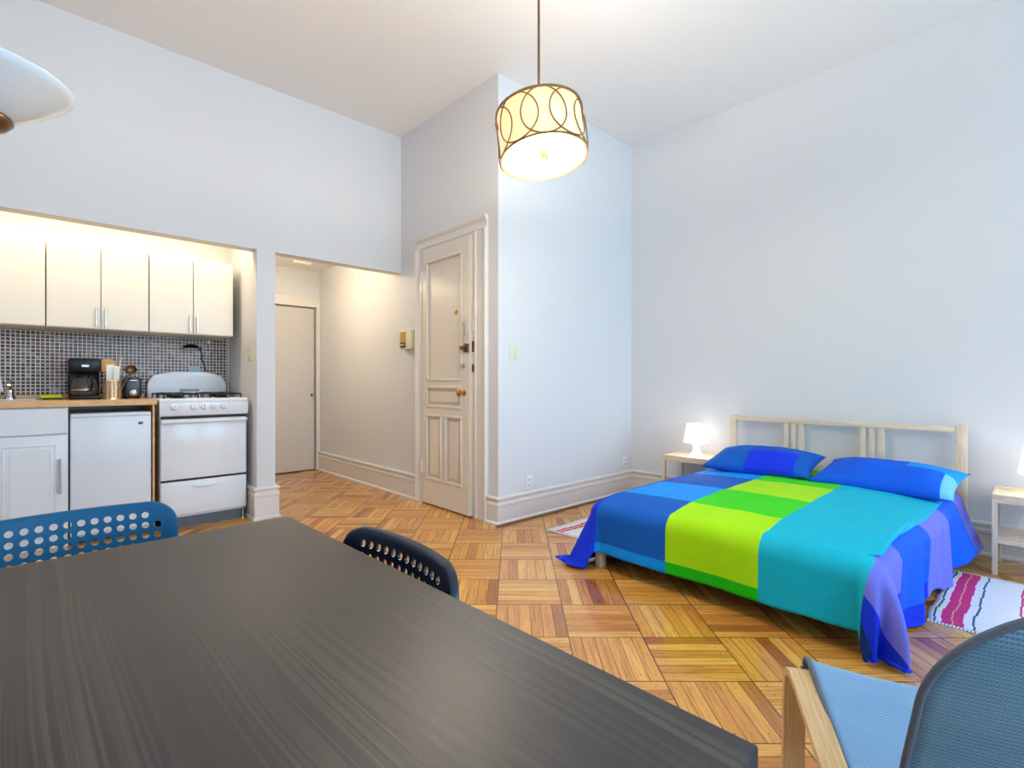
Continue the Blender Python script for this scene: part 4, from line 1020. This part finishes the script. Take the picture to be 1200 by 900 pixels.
def dining_chair():
    # faces local +y; backrest at local y about -0.19
    r = thing('dining_chair', 'blue perforated plastic chair at the far end of the table by the kitchen', 'chair', (0, 0, 0), 0, 'perforated plastic dining chairs')
    P_ = 0.0232; ztop = 0.757
    def bend_b(u, w, dp):
        z = 0.663 + w; lean = -0.20 - (z - 0.665) * 0.16; y = lean + 2.6 * u * u * 0.34 - dp
        return (u, y, z)
    sk = {(0, 6), (13, 6), (0, 0), (13, 0)}
    m = perforated(14, 7, P_, 0.026, 0.0145, 0.018, bend_b, sk, rad=0.0073, corner=0.052)
    bmesh.ops.remove_doubles(m.bm, verts=m.bm.verts, dist=1e-5); solid(m.build('backrest', M['chair'], r, 50), 0.005, 0, True)
    def bend_s(u, w, dp):
        return (u, w + 0.0, 0.452 - dp + 0.25 * u * u * 0.6 + (0.03 * max(0, -w / 0.18) ** 3) - 0.02 * max(0, w / 0.18) ** 3)
    m = perforated(13, 12, 0.0255, 0.03, 0.03, 0.03, bend_s, {(0, 0), (12, 0), (0, 11), (12, 11)}, rad=0.0078, corner=0.06)
    bmesh.ops.remove_doubles(m.bm, verts=m.bm.verts, dist=1e-5); solid(m.build('seat', M['chair'], r, 50), 0.006, 0, True)
    for s in (-1, 1):
        b = MB(); b.tube([(s * 0.185, 0.195, 0.0), (s * 0.175, 0.165, 0.42), (s * 0.165, 0.14, 0.44)], 0.010, 10); b.build('leg', M['steel'], r, 60)
        b = MB(); b.tube([(s * 0.19, -0.235, 0.0), (s * 0.178, -0.20, 0.30), (s * 0.172, -0.186, 0.46), (s * 0.150, -0.196, 0.56), (s * 0.146, -0.206, 0.62)], 0.010, 10); b.build('leg', M['steel'], r, 60)
    b = MB(); b.tube([(-0.165, 0.14, 0.435), (0.165, 0.14, 0.435)], 0.008, 8); b.tube([(-0.165, -0.18, 0.435), (0.165, -0.18, 0.435)], 0.008, 8)
    for s in (-1, 1): b.tube([(s * 0.165, 0.14, 0.435), (s * 0.17, -0.18, 0.435)], 0.008, 8)
    b.build('seat_frame', M['steel'], r, 60)
    return r
c1 = dining_chair(); c1.location = (0.062, 1.50 - 0.215, 0); c1.rotation_euler[2] = PI
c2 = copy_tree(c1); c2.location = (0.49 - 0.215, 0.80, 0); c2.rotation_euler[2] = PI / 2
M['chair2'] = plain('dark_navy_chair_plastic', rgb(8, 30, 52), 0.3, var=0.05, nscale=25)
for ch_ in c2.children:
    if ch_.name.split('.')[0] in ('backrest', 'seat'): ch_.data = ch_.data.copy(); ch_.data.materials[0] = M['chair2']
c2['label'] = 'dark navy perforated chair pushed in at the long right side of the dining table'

# ================================================================== ARMCHAIR
ac = thing('armchair', 'bentwood armchair with a blue mesh sling seat at the lower right', 'armchair', (1.30, 0.40, 0), math.radians(32))
# local: +x forward, +y to the chair's left; origin under the front-left corner; seat runs to y = -0.58
W_ = 0.58
def path_frame(y):
    P = []
    # rail from the rear, up to the front bend, down the leg, along the floor
    P += [(-0.66, y, 0.215), (-0.45, y, 0.275), (-0.25, y, 0.335), (-0.10, y, 0.378), (-0.045, y, 0.390)]
    for k in range(1, 8):
        a = math.radians(75 - k * 75 / 7 * 1.0); P.append((-0.045 + 0.045 * math.cos(a) * 1.0, y, 0.345 + 0.045 * math.sin(a)))
    P += [(0.006, y, 0.30), (0.010, y, 0.20), (0.012, y, 0.10), (0.010, y, 0.05), (-0.005, y, 0.02), (-0.03, y, 0.009), (-0.10, y, 0.008), (-0.40, y, 0.008), (-0.66, y, 0.008), (-0.70, y, 0.018), (-0.715, y, 0.04), (-0.715, y, 0.12), (-0.70, y, 0.19)]
    return P
for y in (0.012, -W_ - 0.012):
    b = MB(); b.strip(path_frame(y), (0, 1, 0), 0.046, 0.016); b.build('side_frame', M['birch'], ac, 40)
# sling profile (x, z) from front to back-top
prof = [(0.012, 0.368), (0.006, 0.396), (-0.015, 0.412), (-0.05, 0.404), (-0.12, 0.378), (-0.22, 0.342), (-0.31, 0.312), (-0.38, 0.300), (-0.425, 0.318), (-0.45, 0.37), (-0.468, 0.44), (-0.492, 0.53), (-0.520, 0.63), (-0.548, 0.725), (-0.565, 0.785)]
def resample(P, n):
    P = [Vector((p[0], 0, p[1])) for p in P]; L = [0]
    for a, c in zip(P[:-1], P[1:]): L.append(L[-1] + (c - a).length)
    out = []
    for i in range(n + 1):
        s = L[-1] * i / n; k = 0
        while k < len(L) - 2 and L[k + 1] < s: k += 1
        t_ = (s - L[k]) / (L[k + 1] - L[k]); p0 = P[max(k - 1, 0)]; p1 = P[k]; p2 = P[k + 1]; p3 = P[min(k + 2, len(P) - 1)]
        out.append((0.5 * ((2 * p1) + (-p0 + p2) * t_ + (2 * p0 - 5 * p1 + 4 * p2 - p3) * t_ ** 2 + (-p0 + 3 * p1 - 3 * p2 + p3) * t_ ** 3), s))
    return out, L[-1]
RS, LT = resample(prof, 90)
ibreak = 46
def half_w(i):
    p, s = RS[i]; z = p.z
    if i <= ibreak: return W_ / 2 - 0.012
    w = W_ / 2 + 0.004 - 0.016 * max(0, (z - 0.35) / 0.4)
    t_ = (z - 0.62) / 0.166
    if t_ > 0: w -= 0.20 * (1 - math.sqrt(max(0, 1 - min(1, t_) ** 2)))
    return w
def sling(i0, i1, nu=30):
    def fn(i, j):
        p, s = RS[i0 + i]; u = -1 + 2 * j / nu; hw = half_w(i0 + i)
        sag = 0.045 * (1 - u * u)
        if i0 + i <= ibreak:
            f = math.sin(min(1, max(0, s / 0.45)) * PI * 0.5 + 0.35); return (p.x - 0.0 * sag, -W_ / 2 + u * hw, p.z - sag * min(1, 0.5 + f * 0.5))
        return (p.x - sag * 0.8, -W_ / 2 + u * hw, p.z)
    return fn, (lambda i, j: (half_w(i0 + i) * (-1 + 2 * j / nu), RS[i0 + i][1]))
fn, uvf = sling(0, ibreak); b = MB(); b.grid(ibreak, 30, fn, None, uvf); solid(b.build('seat', M['sling'], ac, 180), 0.004)
fn2, uvf2 = sling(ibreak, 90); b = MB(); b.grid(90 - ibreak, 30, fn2, None, uvf2); bk = b.build('backrest', M['slingback'], ac, 180); solid(bk, 0.003)
# bound edges: tube hidden in the hem
hem = [fn2(i, 0) for i in range(0, 90 - ibreak)] + [fn2(90 - ibreak, j) for j in range(0, 31)] + [fn2(i, 30) for i in range(90 - ibreak - 1, -1, -1)]
b = MB(); b.tube(hem, 0.0055, 8); b.build('back_binding', M['slingedge'], ac, 60)
for j in (0, 30):
    b = MB(); b.tube([fn(i, j) for i in range(2, ibreak + 1)], 0.006, 8); b.build('seat_binding', M['slingedge'], ac, 60)
b = MB(); b.tube([(-0.008, -W_ * k / 12, 0.385 - 0.030 * (1 - (k / 6 - 1) ** 2)) for k in range(13)], 0.008, 10); b.build('front_bar', M['steel'], ac, 40)
b = MB(); b.cyl((-0.40, 0.0, 0.27), (-0.40, -W_, 0.27), 0.010, 10); b.build('rear_bar', M['steel'], ac, 40)

# ================================================================== LIGHTS
def area(name, loc, rot, sx, sy, col, power, spread=PI):
    l = bpy.data.lights.new(name, 'AREA'); l.shape = 'RECTANGLE'; l.size = sx; l.size_y = sy; l.color = col; l.energy = power; l.spread = spread
    o = bpy.data.objects.new(name, l); COL.objects.link(o); o.location = loc; o.rotation_euler = rot; return o
def point(name, loc, col, power, rad):
    l = bpy.data.lights.new(name, 'POINT'); l.color = col; l.energy = power; l.shadow_soft_size = rad
    o = bpy.data.objects.new(name, l); COL.objects.link(o); o.location = loc; return o
DAY = (0.49, 0.75, 1.0)
POW = (56, 78, 86)
for (a, c), pw in zip(WIN, POW):
    area('window_daylight', ((a + c) / 2, YR - 0.16, (W0 + W1) / 2), (PI / 2, 0, 0), c - a - 0.1, W1 - W0 - 0.1, DAY, pw)
WARM = (1.0, 0.80, 0.56)
point('pendant_bulb', (1.70, 1.61, 2.0), (1.0, 0.86, 0.66), 34, 0.12)
point('pendant_upper_bulb', (1.715, 1.615, 2.27), (1.0, 0.93, 0.85), 55, 0.03)
area('kitchen_tube', (0.26, 4.39, 2.33), (math.radians(4), 0, 0), 1.86, 0.06, (1.0, 0.83, 0.60), 11)
point('torchiere_bulb', (-0.125, 1.895, 1.90), (1.0, 0.80, 0.58), 14, 0.05)
point('hall_fill_bulb', (1.75, 4.85, 2.2), (1.0, 0.82, 0.56), 16, 0.08)  # warm light of the added hall lamp
point('bedside_bulb', (3.90, 2.02, 0.62), (1.0, 0.86, 0.72), 1.2, 0.07)
point('bedside_bulb', (3.84, 0.02, 0.62), (1.0, 0.86, 0.72), 1.2, 0.07)

w = bpy.data.worlds.new('daylight'); scene.world = w; w.use_nodes = True
wt = w.node_tree; bg = wt.nodes['Background']
sky = wt.nodes.new('ShaderNodeTexSky'); sky.sky_type = 'HOSEK_WILKIE'; sky.turbidity = 4
wt.links.new(sky.outputs[0], bg.inputs[0]); bg.inputs[1].default_value = 0.6

# ================================================================== CAMERA
cam = bpy.data.cameras.new('camera'); cam.sensor_fit = 'HORIZONTAL'; cam.sensor_width = 36.0
cam.lens = 592.73 / 1200 * 36; cam.shift_x = 0.0; cam.shift_y = -2.03 / 1200; cam.clip_start = 0.02; cam.clip_end = 60
co = bpy.data.objects.new('camera', cam); COL.objects.link(co); co.location = (0, 0, 1.05)
co.rotation_euler = (PI / 2, 0, math.radians(46.763 - 90)); scene.camera = co
scene.view_settings.view_transform = 'Standard'; scene.view_settings.look = 'None'
scene.view_settings.gamma = 1.0; scene.view_settings.use_curve_mapping = False
scene.view_settings.exposure = 0.2
